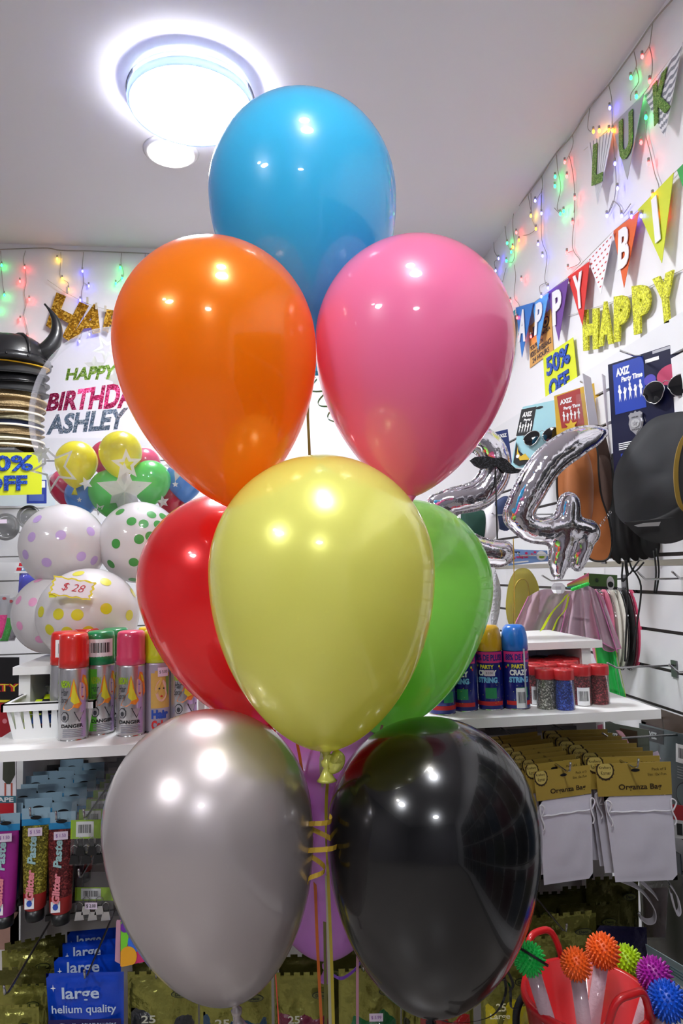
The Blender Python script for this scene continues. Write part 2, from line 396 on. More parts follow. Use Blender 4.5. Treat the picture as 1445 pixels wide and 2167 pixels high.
# ================================================================== THE BALLOON BOUQUET
def balloon(label, m, x0, x1, ytop, tip, Y, p, kneck=None, tiptilt=0, a_=1.03, knot=True, group='latex balloons of the large bouquet', fixedc=None, ribbon=None):
    """pear-shaped balloon; size and lean solved so that it stands where the photograph shows it"""
    zc = (at((x0+x1)/2, ytop, Y)-EYE).dot(FW)
    R = (x1-x0)/2*zc/FPX; c = at((x0+x1)/2, ytop+(x1-x0)/2, Y); T = at(tip[0], tip[1], Y+tiptilt)
    def prof(R, b):
        pr = []
        for i in range(41):
            t = PI/2*i/40; pr.append((R*math.sin(t), R*a_*math.cos(t)))
        for i in range(1, 45):
            u = math.sin(PI/2*i/44)**.9 if i < 44 else 1.0
            pr.append((max(R*(1-u*u)**p, .004), -b*u))
        return pr
    for it in range(8):
        ax = (c-T).normalized(); b = (c-T).length; q = V((0, 0, 1)).rotation_difference(ax)
        X = []; Yy = []
        for r, z in prof(R, b)[::3]:
            for k in range(24):
                P = proj(c+q @ V((r*math.cos(k*PI/12), r*math.sin(k*PI/12), z))); X.append(P[0]); Yy.append(P[1])
        R *= (x1-x0)/(max(X)-min(X))
        ox = (x0+x1)/2-(max(X)+min(X))/2; oy = ytop-min(Yy)
        c = c + RT*(ox*zc/FPX)*.9 - UP*(oy*zc/FPX)*.9; c.y += (Y-c.y)
    ax = (c-T).normalized(); b = (c-T).length
    t = thing('balloon', label, 'balloon', T, group)
    pr = prof(R, b)
    MB().lathe([(r, z) for r, z in pr][::-1], m, c, 72, ax).build('body', t)
    if knot:
        MB().lathe([(.010, .004), (.0045, -.004), (.004, -.010), (.007, -.013), (.0065, -.018), (.004, -.021), (.006, -.026), (.011, -.036), (.013, -.037), (.010, -.034), (.003, -.028)][::-1], m, T, 20, ax).build('knot', t)
    return t, c, R, T
P_ORANGE = latex('pearl orange latex', (255, 156, 6), 1, .5, .25, .2)
P_YELLOW = latex('pearl yellow latex', (252, 252, 132), 1, .30, .27, .25)
P_RED = latex('pearl red latex', (255, 44, 50), 1, .32, .25, .25)
P_GREEN = latex('green latex', (176, 250, 116), 0, .32, .3)
P_BLUE = latex('turquoise latex', (62, 196, 240), 0, .30, .28)
P_PINK = latex('pink latex', (253, 134, 184), 0, .32, .3)
P_SILVER = latex('pearl silver latex', (200, 190, 189), 1, .10, .34, .6)
P_BLACK = latex('black latex', (7, 8, 10), 0, 0, .2, .0)
P_PURPLE = latex('lilac latex', (225, 150, 236), 0, .3, .28)
bl_blue, _, _, Tb = balloon('turquoise balloon at the very top of the bouquet', P_BLUE, 441, 838, 180, (667, 745), 1.12, .76)
bl_or, _, _, To = balloon('shiny orange balloon upper left in the bouquet', P_ORANGE, 235, 668, 495, (500, 1078), .99, .78)
bl_pk, _, _, Tp = balloon('pink balloon upper right in the bouquet', P_PINK, 668, 1090, 492, (868, 1053), 1.00, .74)
bl_red, _, _, Tr = balloon('pearly red balloon behind the yellow one, on its left', P_RED, 288, 672, 1045, (570, 1532), 1.19, .62)
bl_gr, _, _, Tg = balloon('green balloon behind the yellow one, on its right', P_GREEN, 672, 1043, 1057, (790, 1550), 1.17, .62)
bl_pu, _, _, Tu = balloon('lilac balloon lowest at the back, between silver and black', P_PURPLE, 530, 850, 1500, (690, 2024), 1.2, .50)
bl_ye, _, _, Ty = balloon('pale yellow balloon in front at the centre of the bouquet', P_YELLOW, 441, 920, 962, (690, 1589), .90, .60)
bl_si, _, _, Ts = balloon('pearly silver balloon at the lower left of the bouquet', P_SILVER, 213, 663, 1500, (497, 2114), .93, .57)
bl_bk, _, _, Tk = balloon('glossy black balloon at the lower right of the bouquet', P_BLACK, 693, 1146, 1516, (912, 2141), .93, .58)

def rib_mat(n, c): return mat(n, c, .25, .1, coat=.5, trans=.2)
def rib(parent, pts, wd, m, name='ribbon', side=(1, 0, 0), sm=True, curl=0):
    pts = [at(*p) for p in pts]
    if sm: pts = smoothpts(pts, 6)
    return MB().ribbon(pts, wd, side, m).build(name, parent)
def curl(parent, p0, p1, rad, turns, wd, m, name='curled_ribbon', grow=1):
    a = at(*p0); b = at(*p1); ax = (b-a).normalized(); s1 = ax.cross(V((0, 1, .2))).normalized(); s2 = ax.cross(s1)
    pts = []; sides = []
    n = int(turns*16)
    for i in range(n+1):
        t = i/n; an = 2*PI*turns*t; r = rad*(.7+.5*math.sin(3*t+1))*min(1, t*5+.2); pts.append(a+(b-a)*t+(s1*math.cos(an)+s2*math.sin(an))*r); sides.append(ax)
    return MB().ribbon(pts, wd, sides, m).build(name, parent)
RO, RY, RP, RG, RPK, RW, RK = rib_mat('orange ribbon', (245, 130, 40)), rib_mat('yellow ribbon', (225, 205, 60)), rib_mat('purple ribbon', (160, 105, 225)), rib_mat('green ribbon', (110, 160, 110)), rib_mat('pink ribbon', (235, 175, 195)), rib_mat('ivory ribbon', (225, 222, 190)), rib_mat('black ribbon', (14, 14, 16))
rib(bl_or, [(503, 1090, 1.02), (560, 1330, 1.06), (628, 1570, 1.085), (645, 1700, 1.085), (664, 1835, 1.085), (672, 2010, 1.085), (684, 2240, 1.085)], .0045, RO)
rib(bl_ye, [(697, 1600, .905), (694, 1640, .93), (690, 1720, .96), (694, 1850, .97), (702, 2050, .975), (707, 2240, .98)], .0042, RY)
rib(bl_gr, [(740, 1552, 1.1), (682, 1590, 1.08), (686, 1700, 1.08), (690, 1840, 1.08), (694, 1960, 1.08), (700, 2240, 1.08)], .0045, RW)
rib(bl_blue, [(668, 752, 1.12), (652, 850, 1.13), (655, 965, 1.14), (668, 1300, 1.13), (680, 1590, 1.10), (685, 1800, 1.1), (690, 2240, 1.1)], .0045, mat('olive green ribbon', (140, 138, 74), .3, trans=.2))
rib(bl_pu, [(690, 2032, 1.2), (688, 2100, 1.18), (692, 2240, 1.15)], .004, RP)
rib(bl_pk, [(870, 1062, 1.02), (840, 1400, 1.12), (770, 1700, 1.1), (757, 2000, 1.08), (757, 2240, 1.05)], .0042, RPK)
rib(bl_red, [(573, 1542, 1.19), (560, 1800, 1.3), (582, 2050, 1.3), (594, 2240, 1.3)], .002, mat('coral ribbon', (240, 90, 70), .3))
rib(bl_si, [(497, 2120, .93), (500, 2160, .93), (505, 2240, .94)], .008, mat('silver ribbon', (190, 190, 192), .3, .4))
curl(bl_ye, (690, 1725, .90), (662, 1870, .88), .019, 2.6, .006, rib_mat('gold ribbon', (228, 190, 70)))
curl(bl_blue, (664, 800, 1.3), (712, 905, 1.3), .013, 3.2, .0035, RG)
curl(bl_bk, (1010, 2060, 1.0), (1100, 2130, .98), .018, 1.6, .004, RK)
rib(bl_bk, [(905, 2144, .93), (960, 2165, .95), (1040, 2150, .98), (1070, 2100, 1.0), (1062, 2040, 1.0), (1085, 2080, 1.0), (1078, 2100, 1.0)], .004, RK, 'ribbon')
rib(bl_pu, [(752, 2004, 1.3), (770, 2010, 1.28), (757, 2045, 1.26), (725, 2070, 1.24), (702, 2062, 1.24)], .005, RP, 'curled_ribbon', (0, .3, 1))
# folded neck below the yellow balloon
a = at(699, 1596, .9); b = at(712, 1618, .895)
MB().tube(smoothpts([a, at(697, 1606, .9), at(702, 1622, .9), b, at(716, 1606, .893), at(708, 1600, .89)], 5), [.005]*10+[.009]*16, P_YELLOW, 12).build('folded_neck', bl_ye)

# ================================================================== FAIRY LIGHTS
WIRE = mat('grey twisted wire', (158, 153, 146), .6)
BCOL = {'r': (255, 40, 40), 'g': (20, 255, 110), 'b': (70, 70, 255), 'o': (255, 120, 20), 'y': (255, 200, 30)}
def fairy(label, main, drops, bulbs, plane):
    p = [plane(*q) for q in main]
    t = thing('fairy_lights', label, 'fairy lights', p[0])
    mb = MB(); mb.tube(smoothpts(p, 4), .0024, WIRE, 6)
    for d in drops: mb.tube(smoothpts([plane(*q) for q in d], 4), .0013, WIRE, 5)
    mb.build('wire', t)
    for x, y, c in bulbs:
        b = plane(x, y, .02); m = MB()
        m.sphere(b, .0038, emit('bulb '+c, BCOL[c], BULB_POWER), 10, 8, (1, 1, 1.6))
        m.tube([b+V((0, 0, .007)), b+V((0, 0, .016))], .0035, WIRE, 6); m.build('bulb', t)
rw = lambda x, y, d=.008: atx(x, y, XW-d)
bw = lambda x, y, d=.008: at(x, y, YW-d)
r6 = lambda l: [(1000+a[0]/3.247, a[1]/3.247)+tuple(a[2:]) for a in l]
r7 = lambda l: [(1000+a[0]/3.247, 400+a[1]/3.247)+tuple(a[2:]) for a in l]
r1 = lambda l: [(a[0]/3.6125, 500+a[1]/3.6125)+tuple(a[2:]) for a in l]
main = r6([(1440, -90), (1365, 5), (1240, 150), (1100, 355), (935, 580), (800, 745), (690, 920), (570, 1060), (475, 1205), (378, 1335), (280, 1461)])+r7([(220, 240), (140, 345), (60, 455), (0, 560)])
drops = [r6(l) for l in ([(1238, 150), (1225, 250), (1212, 320), (1165, 390)], [(1215, 325), (1232, 400), (1232, 500), (1215, 565)],
    [(1108, 355), (1125, 440), (1112, 490), (1087, 535)], [(1125, 470), (1140, 560), (1090, 640), (1085, 690)],
    [(935, 585), (955, 690), (958, 860)], [(805, 745), (790, 870), (810, 905)], [(960, 900), (975, 1090), (985, 1250), (970, 1380), (935, 1461)], [(970, 1380), (1010, 1420), (1023, 1480), (1085, 1400)],
    [(685, 925), (690, 990), (660, 1070), (633, 1115)], [(665, 1075), (690, 1200), (702, 1365), (695, 1461)],
    [(575, 1062), (585, 1170), (605, 1290), (580, 1430), (620, 1455)], [(475, 1210), (478, 1300), (430, 1380)], [(470, 1340), (470, 1461)],
    [(380, 1335), (395, 1420), (405, 1461)], [(1190, 830), (1190, 930), (1220, 1050), (1250, 1190), (1280, 1290), (1237, 1345)], [(1285, 1295), (1305, 1380), (1290, 1461)])]
drops += [r7(l) for l in ([(400, 30), (405, 180), (425, 250), (435, 275), (390, 310), (345, 320)], [(475, 0), (472, 170), (475, 350), (510, 460), (495, 620), (520, 680)], [(510, 640), (460, 670), (470, 735)],
    [(560, 130), (602, 172)], [(700, 0), (700, 180), (685, 400), (740, 500), (655, 548)], [(685, 425), (648, 440)],
    [(285, 150), (275, 240), (290, 420), (275, 500), (232, 495)], [(285, 520), (295, 600), (285, 740), (320, 800), (310, 900)], [(220, 240), (237, 370), (265, 430)],
    [(145, 350), (150, 430), (178, 478), (150, 500), (158, 562)], [(1300, 0), (1305, 110), (1265, 190)], [(965, 80), (922, 185)], [(230, 540), (205, 640)])]
bulbs = r6([(1165, 390, 'r'), (1087, 535, 'g'), (1125, 665, 'g'), (1217, 560, 'r'), (942, 742, 'b'), (1190, 808, 'g'), (830, 905, 'o'), (870, 900, 'y'), (937, 897, 'o'), (963, 897, 'o'), (1157, 980, 'r'), (1210, 1125, 'r'), (977, 1125, 'b'), (995, 1295, 'b'), (633, 1115, 'r'), (648, 1212, 'r'), (567, 1215, 'g'), (565, 1280, 'g'), (1237, 1345, 'o'), (430, 1380, 'b'), (702, 1362, 'r'), (625, 1452, 'g')])
bulbs += r7([(400, 185, 'y'), (435, 275, 'o'), (300, 300, 'r'), (318, 352, 'o'), (237, 372, 'g'), (275, 400, 'o'), (265, 433, 'g'), (232, 495, 'g'), (178, 478, 'b'), (158, 562, 'b'), (450, 380, 'b'), (480, 460, 'b'), (473, 168, 'b'), (687, 232, 'r'), (648, 440, 'r'), (655, 548, 'r'), (335, 622, 'r'), (260, 770, 'r'), (602, 172, 'g'), (922, 185, 'b'), (1023, 185, 'b'), (1092, 190, 'b'), (1157, 185, 'b'), (1265, 190, 'r'), (518, 680, 'b'), (472, 740, 'b'), (435, 882, 'r'), (305, 885, 'r'), (400, 1015, 'r'), (320, 1018, 'r')])
fairy('string of coloured fairy lights along the top of the right wall', main, drops, bulbs, rw)
main = [(-60, 531), (0, 528), (50, 526), (100, 525), (130, 530), (190, 531), (255, 534), (310, 536), (420, 540), (560, 545)]
drops = [r1(l) for l in ([(195, 110), (178, 180), (192, 250), (200, 350), (185, 430), (200, 520), (182, 600), (205, 700), (230, 810)], [(465, 120), (465, 200), (462, 310), (520, 355), (522, 405)],
    [(640, 120), (630, 240), (640, 350), (625, 440), (635, 560), (640, 690), (607, 803)], [(640, 355), (678, 380)], [(930, 125), (925, 200), (945, 300), (885, 362)], [(5, 110), (10, 222), (20, 350), (33, 450)], [(1110, 130), (1105, 250)])]
bulbs = r1([(188, 240, 'r'), (152, 345, 'r'), (224, 482, 'r'), (155, 636, 'r'), (205, 770, 'r'), (12, 222, 'g'), (33, 450, 'g'), (-10, 560, 'g'), (437, 173, 'y'), (475, 325, 'y'), (522, 405, 'o'), (630, 267, 'b'), (678, 380, 'b'), (613, 488, 'b'), (660, 638, 'b'), (683, 750, 'b'), (607, 803, 'b'), (918, 240, 'g'), (933, 322, 'g'), (885, 362, 'g')])
fairy('string of coloured fairy lights along the top of the back wall', main, drops, bulbs, bw)

# ================================================================== BANNERS AND SIGNS ON THE WALLS
STRING = mat('white string', (205, 200, 190), .7)
def banner(label, flags, stringpts, plane, name='bunting'):
    t = thing(name, label, 'banner', plane(*stringpts[0]))
    MB().tube([plane(x, y, .01) for x, y in stringpts], .0012, STRING, 5).build('string', t)
    for (TL, TR, B, m, ch, lm, extra) in flags:
        mb = MB(); a, b, c = plane(*TL, .012), plane(*TR, .022), plane(*B, .03)
        q = Fn(lambda u, v, w=0, a=a, b=b, c=c: c+(a-c)*(v*(1-u))+(b-c)*(v*u)+V(nrm)*w)
        nrm = (b-a).cross(c-a).normalized(); nrm = -nrm if nrm.dot(EYE-a) < 0 else nrm
        mb.ext([a, b, c], -nrm*.0012, m)
        if extra == 'stripes':
            for i in range(7): u = .1+i*.13; poly(mb, q, [(u, 1), (u+.03, 1), (u+.03, .02), (u, .02)], mat('grey ink', (140, 140, 150), .5), .0004)
        if extra == 'chevron':
            for k in range(9):
                v0 = .97-k*.105; pts = [(i/8, v0-(.03 if i % 2 else 0)) for i in range(9)]
                poly(mb, q, pts+[(x, y-.05) for x, y in pts[::-1]], mat('grey ink', (140, 140, 150), .5), .0004)
        if extra == 'dots':
            for k in range(7):
                for i in range(7-k): v = .93-k*.13; disc(mb, q, (i+.5)/(7-k), v, .035/v, .016, mat('red ink', (205, 40, 40), .5), .0005, 10)
        f = mb.build('flag', t)
        if ch:
            lf = .14 if ch == 'I' else .42; lo = MB(); H = V(a-c).lerp(b-c, .5); top = (b-a); o = c+H*.30
            lw = top*.42; qq = Fn(lambda u, v, w=0: c+H*(.30+.62*v)-top*lf/2+top*lf*u+nrm*w)
            text(lo, qq, ch, 0, 0, 1, 1, lm, .003, .04, .002); lo.build('letter', t)
    return t
GRNG = glitter('green glitter card', (110, 165, 60), (175, 205, 120))
PAPERW = mat('white card', (238, 236, 240), .6); GRYC = mat('grey card', (172, 172, 180), .5)
banner('pennant banner in grey and white with green glitter letters, high on the right wall', [
    ((1243, 305), (1298, 272), (1264, 432), PAPERW, 'L', GRNG, 'stripes'), ((1294, 265), (1362, 198), (1327, 380), GRYC, 'U', GRNG, None),
    ((1362, 200), (1444, 90), (1406, 290), PAPERW, 'K', GRNG, 'chevron'), ((1450, 95), (1530, -10), (1480, 200), mat('beige card', (222, 205, 196), .6), 'Y', GRNG, None)],
    [(1235, 318), (1295, 268), (1362, 198), (1445, 90), (1530, -20)], rw)
cd = lambda n, c: mat(n, c, .55)
banner('rainbow pennant banner with white letters across the right wall', [
    ((1050, 690), (1090, 655), (1072, 780), cd('teal card', (40, 150, 150)), 'H', PAPERW, None),
    ((1091, 651), (1128, 640), (1104, 757), cd('blue card', (40, 120, 205)), 'A', PAPERW, None), ((1127, 642), (1161, 619), (1138, 740), cd('light blue card', (90, 165, 235)), 'P', PAPERW, None),
    ((1158, 619), (1203, 588), (1182, 722), cd('purple card', (110, 65, 150)), 'P', PAPERW, None), ((1201, 586), (1247, 553), (1232, 689), cd('red card', (218, 50, 45)), 'Y', PAPERW, None),
    ((1243, 548), (1298, 489), (1271, 622), PAPERW, '', PAPERW, 'dots'), ((1297, 489), (1352, 447), (1320, 609), cd('orange card', (225, 98, 40)), 'B', PAPERW, None),
    ((1349, 444), (1425, 365), (1400, 557), cd('lime card', (205, 215, 40)), 'I', PAPERW, None), ((1432, 360), (1510, 280), (1475, 480), cd('green card', (45, 165, 75)), 'R', PAPERW, None)],
    [(1060, 680), (1128, 641), (1200, 588), (1297, 490), (1350, 445), (1430, 362), (1520, 280)], rw)
YG = glitter('yellow glitter foam', (222, 222, 30), (240, 240, 90), 250, .1, .5)
t = thing('letter_banner', 'yellow glitter HAPPY letter banner on the right wall', 'banner', rw(1238, 700))
MB().tube([rw(x, y, .006) for x, y in ((1203, 668), (1222, 662), (1268, 648), (1320, 630), (1345, 622), (1390, 598), (1445, 570), (1500, 545))], .0012, STRING, 5).build('string', t)
for ch, TL, TR, BL, BR in (('H', (1237, 657), (1272, 652), (1240, 743), (1271, 738)), ('A', (1275, 640), (1298, 636), (1272, 734), (1303, 727)), ('P', (1305, 628), (1339, 622), (1305, 725), (1333, 718)), ('P', (1343, 606), (1383, 600), (1348, 709), (1381, 700)), ('Y', (1387, 591), (1431, 571), (1398, 689), (1439, 678))):
    mb = MB(); text(mb, pxq(TL, TR, BL, BR, rw), ch, 0, 0, 1, 1, YG, .004, .075, .006); mb.build('letter', t)
GG = glitter('gold glitter card', (190, 130, 20), (245, 200, 80), 160)
t = thing('letter_banner', 'gold glitter letters pegged to a string on the back wall', 'banner', bw(110, 620))
MB().tube([bw(x, y, .02) for x, y in ((100, 592), (140, 620), (185, 643), (225, 655), (290, 668), (380, 680))], .0012, STRING, 5).build('string', t)
def gl(polyouter, ch, corners):
    mb = MB(); text(mb, pxq(*corners, bw), ch, 0, 0, 1, 1, GG, .014, .05, .004); mb.build('letter', t)
gl(0, 'H', [(122, 622), (190, 650), (100, 692), (148, 725)])
gl(0, 'A', [(183, 640), (226, 655), (148, 722), (214, 706)])
gl(0, 'P', [(226, 657), (262, 664), (219, 702), (250, 716)])
gl(0, 'P', [(268, 664), (310, 672), (262, 712), (300, 722)])
for x, y in ((142, 614), (185, 636), (204, 648), (223, 654), (262, 662)):
    a = bw(x, y, .036); MB().box(a-V((.004, .004, .014)), a+V((.004, .004, .014)), mat('clear peg', (200, 190, 175), .3)).build('peg', t)

YCARD = mat('neon yellow card', (218, 226, 34), .55); BLUEG = glitter('blue glitter foam', (25, 65, 175), (50, 110, 225), 300, .1, .5)
def fifty(label, q, th=.002):
    t = thing('sale_sign', label, 'sign', q.BL)
    mb = MB(); slab(mb, q, YCARD, th); mb.build('card', t)
    mb = MB(); text(mb, q, '50%', .12, .56, .88, .93, BLUEG, .001, .03, .003); text(mb, q, 'OFF', .16, .1, .80, .46, BLUEG, .001, .035, .003); mb.build('lettering', t)
fifty('neon yellow 50% OFF sign on the right wall', pxq((1149, 756), (1212, 714), (1155, 862), (1223, 820), lambda x, y: rw(x, y, .012)))
t = thing('warning_sign', 'orange camera surveillance sign on the right wall behind the pennants', 'sign', rw(1120, 779))
q = pxq((1119, 691), (1165, 653), (1121, 779), (1170, 742), lambda x, y: rw(x, y, .004)); mb = MB(); slab(mb, q, mat('orange sign', (222, 165, 85), .5), .002)
for s, v0, v1, u0, u1 in (('CAMERA', .53, .63, .42, .95), ("YOU'RE ON", .38, .49, .05, .62), ('VIDEO SURVEILLANCE', .21, .34, .04, .96), ('24 HOURS', .05, .17, .14, .86)): text(mb, q, s, u0, v0, u1, v1, mat('navy ink', (40, 36, 60), .5), .0012, .02)
rect(mb, q, .08, .66, .42, .78, mat('navy ink', (40, 36, 60), .5), .001); rect(mb, q, .18, .78, .34, .9, mat('navy ink', (40, 36, 60), .5), .001)
disc(mb, q, .78, .78, .15, .13, mat('navy ink', (40, 36, 60), .5), .001); disc(mb, q, .78, .78, .12, .10, mat('orange sign', (222, 165, 85), .5), .0016); disc(mb, q, .78, .78, .05, .045, mat('navy ink', (40, 36, 60), .5), .002)
mb.build('plate', t)

# ================================================================== LEFT: HATS, SALE SIGN, HANGING PACKS
YH = 2.75
hc = at(22, 955, YH); hx = hc.x
def hz(py): return at(22, py, YH).z
def hz2(x, y): return at(x, y, YH).x-hx
t = thing('hat_stand', 'wall bracket carrying the stack of hats', 'bracket', (hx, 2.9, hz(957)))
MB().box((hx-.10, 2.62, hz(960)-.008), (hx+.06, YW-.018, hz(960)), DKMETAL).build('shelf_plate', t)
def hat(label, py0, col_m, rb, crown, hgt, trim=None, wav=.0, rx=0):
    z0 = hz(py0); t = thing('party_hat', label, 'hat', (hx, YH, z0), 'hats stacked by the back wall')
    mb = MB(); n = 56; vs_ = []; fs = []
    prof = [(crown*.9, hgt), (crown, hgt*.9), (crown*1.03, .006), (crown*1.1, .002), (rb*.8, .001), (rb, .0), (rb, -.003), (rb*.8, -.0025), (crown*.98, -.001), (crown*.94, hgt*.85), (crown*.85, hgt-.004)]
    for j, (r, z) in enumerate(prof):
        for i in range(n):
            a = 2*PI*i/n; d = wav*math.sin(a*2+py0)*(r/rb)**2 if r > crown*1.05 else 0
            vs_.append((hx+r*math.cos(a), YH+r*math.sin(a)*.85, z0+z+d))
    for j in range(len(prof)-1):
        for i in range(n): fs.append((j*n+i, j*n+(i+1) % n, (j+1)*n+(i+1) % n, (j+1)*n+i))
    fs.append(tuple(range(n))); fs.append(tuple(reversed([(len(prof)-1)*n+i for i in range(n)])))
    mb.add(vs_, fs, col_m, True); mb.build('shell', t)
    if trim: MB().lathe([(rb*1.0, -.005), (rb*1.012, -.003), (rb*1.012, .003), (rb*.99, .004), (rb*1.0, -.005)], trim, (hx, YH, z0), 48).build('edge_trim', t)
    return t
STRAW = mat('straw weave', (208, 180, 132), .8, bump=.8, bscale=180, var=.35); STRAW2 = mat('patterned straw', (196, 186, 150), .8, bump=.6, bscale=60, var=.6)
NAT = mat('cream piping', (230, 222, 200), .6); BFELT = mat('black felt', (18, 18, 20), .75, sheen=.3); BSHINE = mat('black satin', (14, 14, 16), .25)
NB = mat('navy print cloth', (60, 74, 110), .7, var=.5, bscale=30)
for i, (py, m_, rb, tr, lb) in enumerate(((950, STRAW, .118, NAT, 'straw hat at the very bottom of the hat stack'), (938, STRAW2, .122, NAT, 'pale straw hat with piped edge second from the bottom of the hat stack'), (924, STRAW, .124, None, 'brown straw hat third from the bottom of the hat stack'),
        (910, NB, .120, NAT, 'hat with blue print on its brim in the middle of the hat stack'), (897, STRAW2, .122, None, 'pale hat with dark edge just above the blue-print hat'), (882, STRAW, .120, NAT, 'straw hat with white edge below the tan hats'), (868, STRAW, .124, STRAW, 'tan straw hat second below the black hats'), (852, STRAW, .128, STRAW, 'tan straw hat with curled brim right below the black hats'))):
    hat(lb, py, m_, rb, .104, .05, tr, .006)
for py, rb, m_, lb in ((836, .142, BFELT, 'lowest black felt hat in the hat stack'), (818, .140, BSHINE, 'shiny black hat second of the black ones in the stack'), (799, .138, BFELT, 'wide black hat third of the black ones in the stack')):
    hat(lb, py, m_, rb, .122, .052, None, .007)
YFELT = mat('yellow felt', (232, 178, 20), .6)
hat('yellow brimmed hat right under the viking helmet', 779, YFELT, .138, .10, .02, None, .006)
# viking helmet
HB = mat('black helmet plastic', (22, 22, 25), .38, coat=.3); z0 = hz(776); t = thing('viking_helmet', 'black plastic horned viking helmet on top of the hat stack', 'helmet', (hx, YH, z0))
Rh = .136
MB().lathe([(Rh*1.0, .0), (Rh*.99, .03), (Rh*.94, .06), (Rh*.82, .088), (Rh*.62, .107), (Rh*.36, .117), (0, .119)], HB, (hx, YH, z0), 48).build('dome', t)
MB().lathe([(Rh*1.0, -.004), (Rh*1.05, -.003), (Rh*1.06, .012), (Rh*1.03, .026), (Rh*1.0, .026), (Rh*1.0, -.004)], HB, (hx, YH, z0), 48).build('rim_band', t)
MB().lathe([(.0, .13), (.022, .128), (.03, .12), (.032, .112), (.0, .111)][::-1], HB, (hx-.01, YH, z0), 24).build('top_boss', t)
mb = MB()
for k in range(4):
    a = k*PI/2+PI/4; pts = [(hx+Rh*s_*math.cos(a), YH+Rh*s_*math.sin(a), z0+zz) for s_, zz in ((1.01, .02), (1.0, .035), (.955, .062), (.83, .091), (.63, .11), (.36, .12), (.1, .122))]; mb.tube(pts, .006, HB, 8)
mb.build('cross_rib', t)
for k in range(12):
    a = k*PI/6+.2; c = V((hx+Rh*1.055*math.cos(a), YH+Rh*1.055*math.sin(a), z0+.011)); MB().sphere(c, .0052, HB, 10, 8).build('rivet', t)
for sgn in (1, -1):
    hp = smoothpts([V((hx+sgn*.10, YH, z0+.045)), V((hx+sgn*.135, YH-.01, z0+.065)), V((hx+sgn*.165, YH-.01, z0+.115)), V((hx+sgn*.168, YH-.01, z0+.17)), V((hx+sgn*.15, YH-.01, z0+.215)), V((hx+sgn*.122, YH-.01, z0+.252))], 5)
    L = len(hp); MB().tube(hp, [max(.004, .042*(1-(i/(L-1))**1.1)) for i in range(L)], HB, 20).build('horn', t)
fifty('neon yellow sale sign at the left edge under the hats', pxq((-62, 958), (88, 957), (-62, 1050), (88, 1046), lambda x, y: at(x, y, 2.55)))
# costume header cards and bags on the left
t = thing('costume_pack', 'pale costume pack header with a blue panel just under the left sale sign', 'packet', at(-20, 1060, 2.7))
q = pxq((-30, 1000), (116, 1000), (-30, 1071), (116, 1071), lambda x, y: at(x, y, 2.7)); mb = MB(); slab(mb, q, mat('pale blue white card', (205, 215, 228), .5), .003)
rect(mb, q, .59, .08, .88, .78, mat('royal blue print', (42, 62, 160), .5)); rect(mb, q, .79, .55, .86, .75, WINK, .0008); rect(mb, q, .62, .15, .84, .35, mat('pale navy print', (80, 100, 180), .5), .0008)
mb.build('header_card', t)
def blob(mb, q, c, ru, rv, m, seed, w=.001, n=22):
    rnd = random.Random(seed); ph = [rnd.uniform(0, 6) for _ in range(4)]
    poly(mb, q, [(c[0]+ru*math.cos(2*PI*i/n)*(1+.2*math.sin(2*2*PI*i/n+ph[0])+.12*math.sin(3*2*PI*i/n+ph[1])), c[1]+rv*math.sin(2*PI*i/n)*(1+.2*math.sin(2*2*PI*i/n+ph[2])+.12*math.sin(4*2*PI*i/n+ph[3]))) for i in range(n)], m, w)
def pillow(mb, q, m, th=.02, nx=14, ny=18, seed=1, amp=.15):
    """soft bag: two bulging sheets"""
    for sg in (1, -1):
        vs_ = []
        for j in range(ny+1):
            for i in range(nx+1):
                u, v = i/nx, j/ny; h = th*.5*(max(0, math.sin(PI*u)*math.sin(PI*v)))**.55
                h *= 1+amp*noise.noise(V((u*5+seed, v*6, seed*3.1)))*2
                vs_.append(q(u, v, sg*h))
        fs = [(j*(nx+1)+i, j*(nx+1)+i+1, (j+1)*(nx+1)+i+1, (j+1)*(nx+1)+i) for j in range(ny) for i in range(nx)]
        mb.add(vs_, fs, m, True)
t = thing('hat_bag', 'clear bag with black round items hanging left of the lilac-dotted balloon', 'packet', at(30, 1180, 2.6))
q = pxq((-50, 1074), (110, 1074), (-50, 1190), (110, 1190), lambda x, y: at(x, y, 2.6)); mb = MB(); pillow(mb, q, clear('crinkled bag', haze=.12, gloss=.35, bump=1.0, bscale=30), .10); mb.build('bag', t)
for (px, py, r) in ((62, 1095, .045), (12, 1115, .05), (75, 1140, .055)):
    c = at(px, py, 2.6); MB().lathe([(r*.8, .012), (r*.95, .008), (r, 0), (r*.95, -.008), (r*.8, -.012), (r*.78, 0), (r*.8, .012)], mat('black plastic ring', (24, 25, 28), .3), c, 32, (0.1, 1, .1)).build('black_ring', t)
    MB().sphere(c+V((0, .008, 0)), r*.74, mat('grey tinted plastic', (55, 56, 60), .25), 20, 14, (1, .22, 1)).build('black_cap', t)
a = at(8, 1104, 2.52); MB().box(a-V((.02, .001, .006)), a+V((.01, .001, .008)), PRICE).build('price_sticker', t)
t = thing('headband_pack', 'blue headband pack with white header behind the pink-dotted balloon', 'packet', at(50, 1300, 2.4))
q = pxq((37, 1190), (120, 1190), (31, 1212), (140, 1212), lambda x, y: at(x, y, 2.4)); mb = MB(); slab(mb, q, mat('white header', (225, 225, 225), .5), .003)
rect(mb, q, .02, .2, .95, .5, mat('sky print', (90, 150, 200), .5)); rect(mb, q, .02, .2, .12, .5, mat('red print', (200, 30, 45), .5), .0006); text(mb, q, 'HEADBAND', .14, .24, .9, .46, WINK, .001, .03); rect(mb, q, .05, .62, .18, .95, mat('red print', (200, 30, 45), .5)); mb.build('header_card', t)
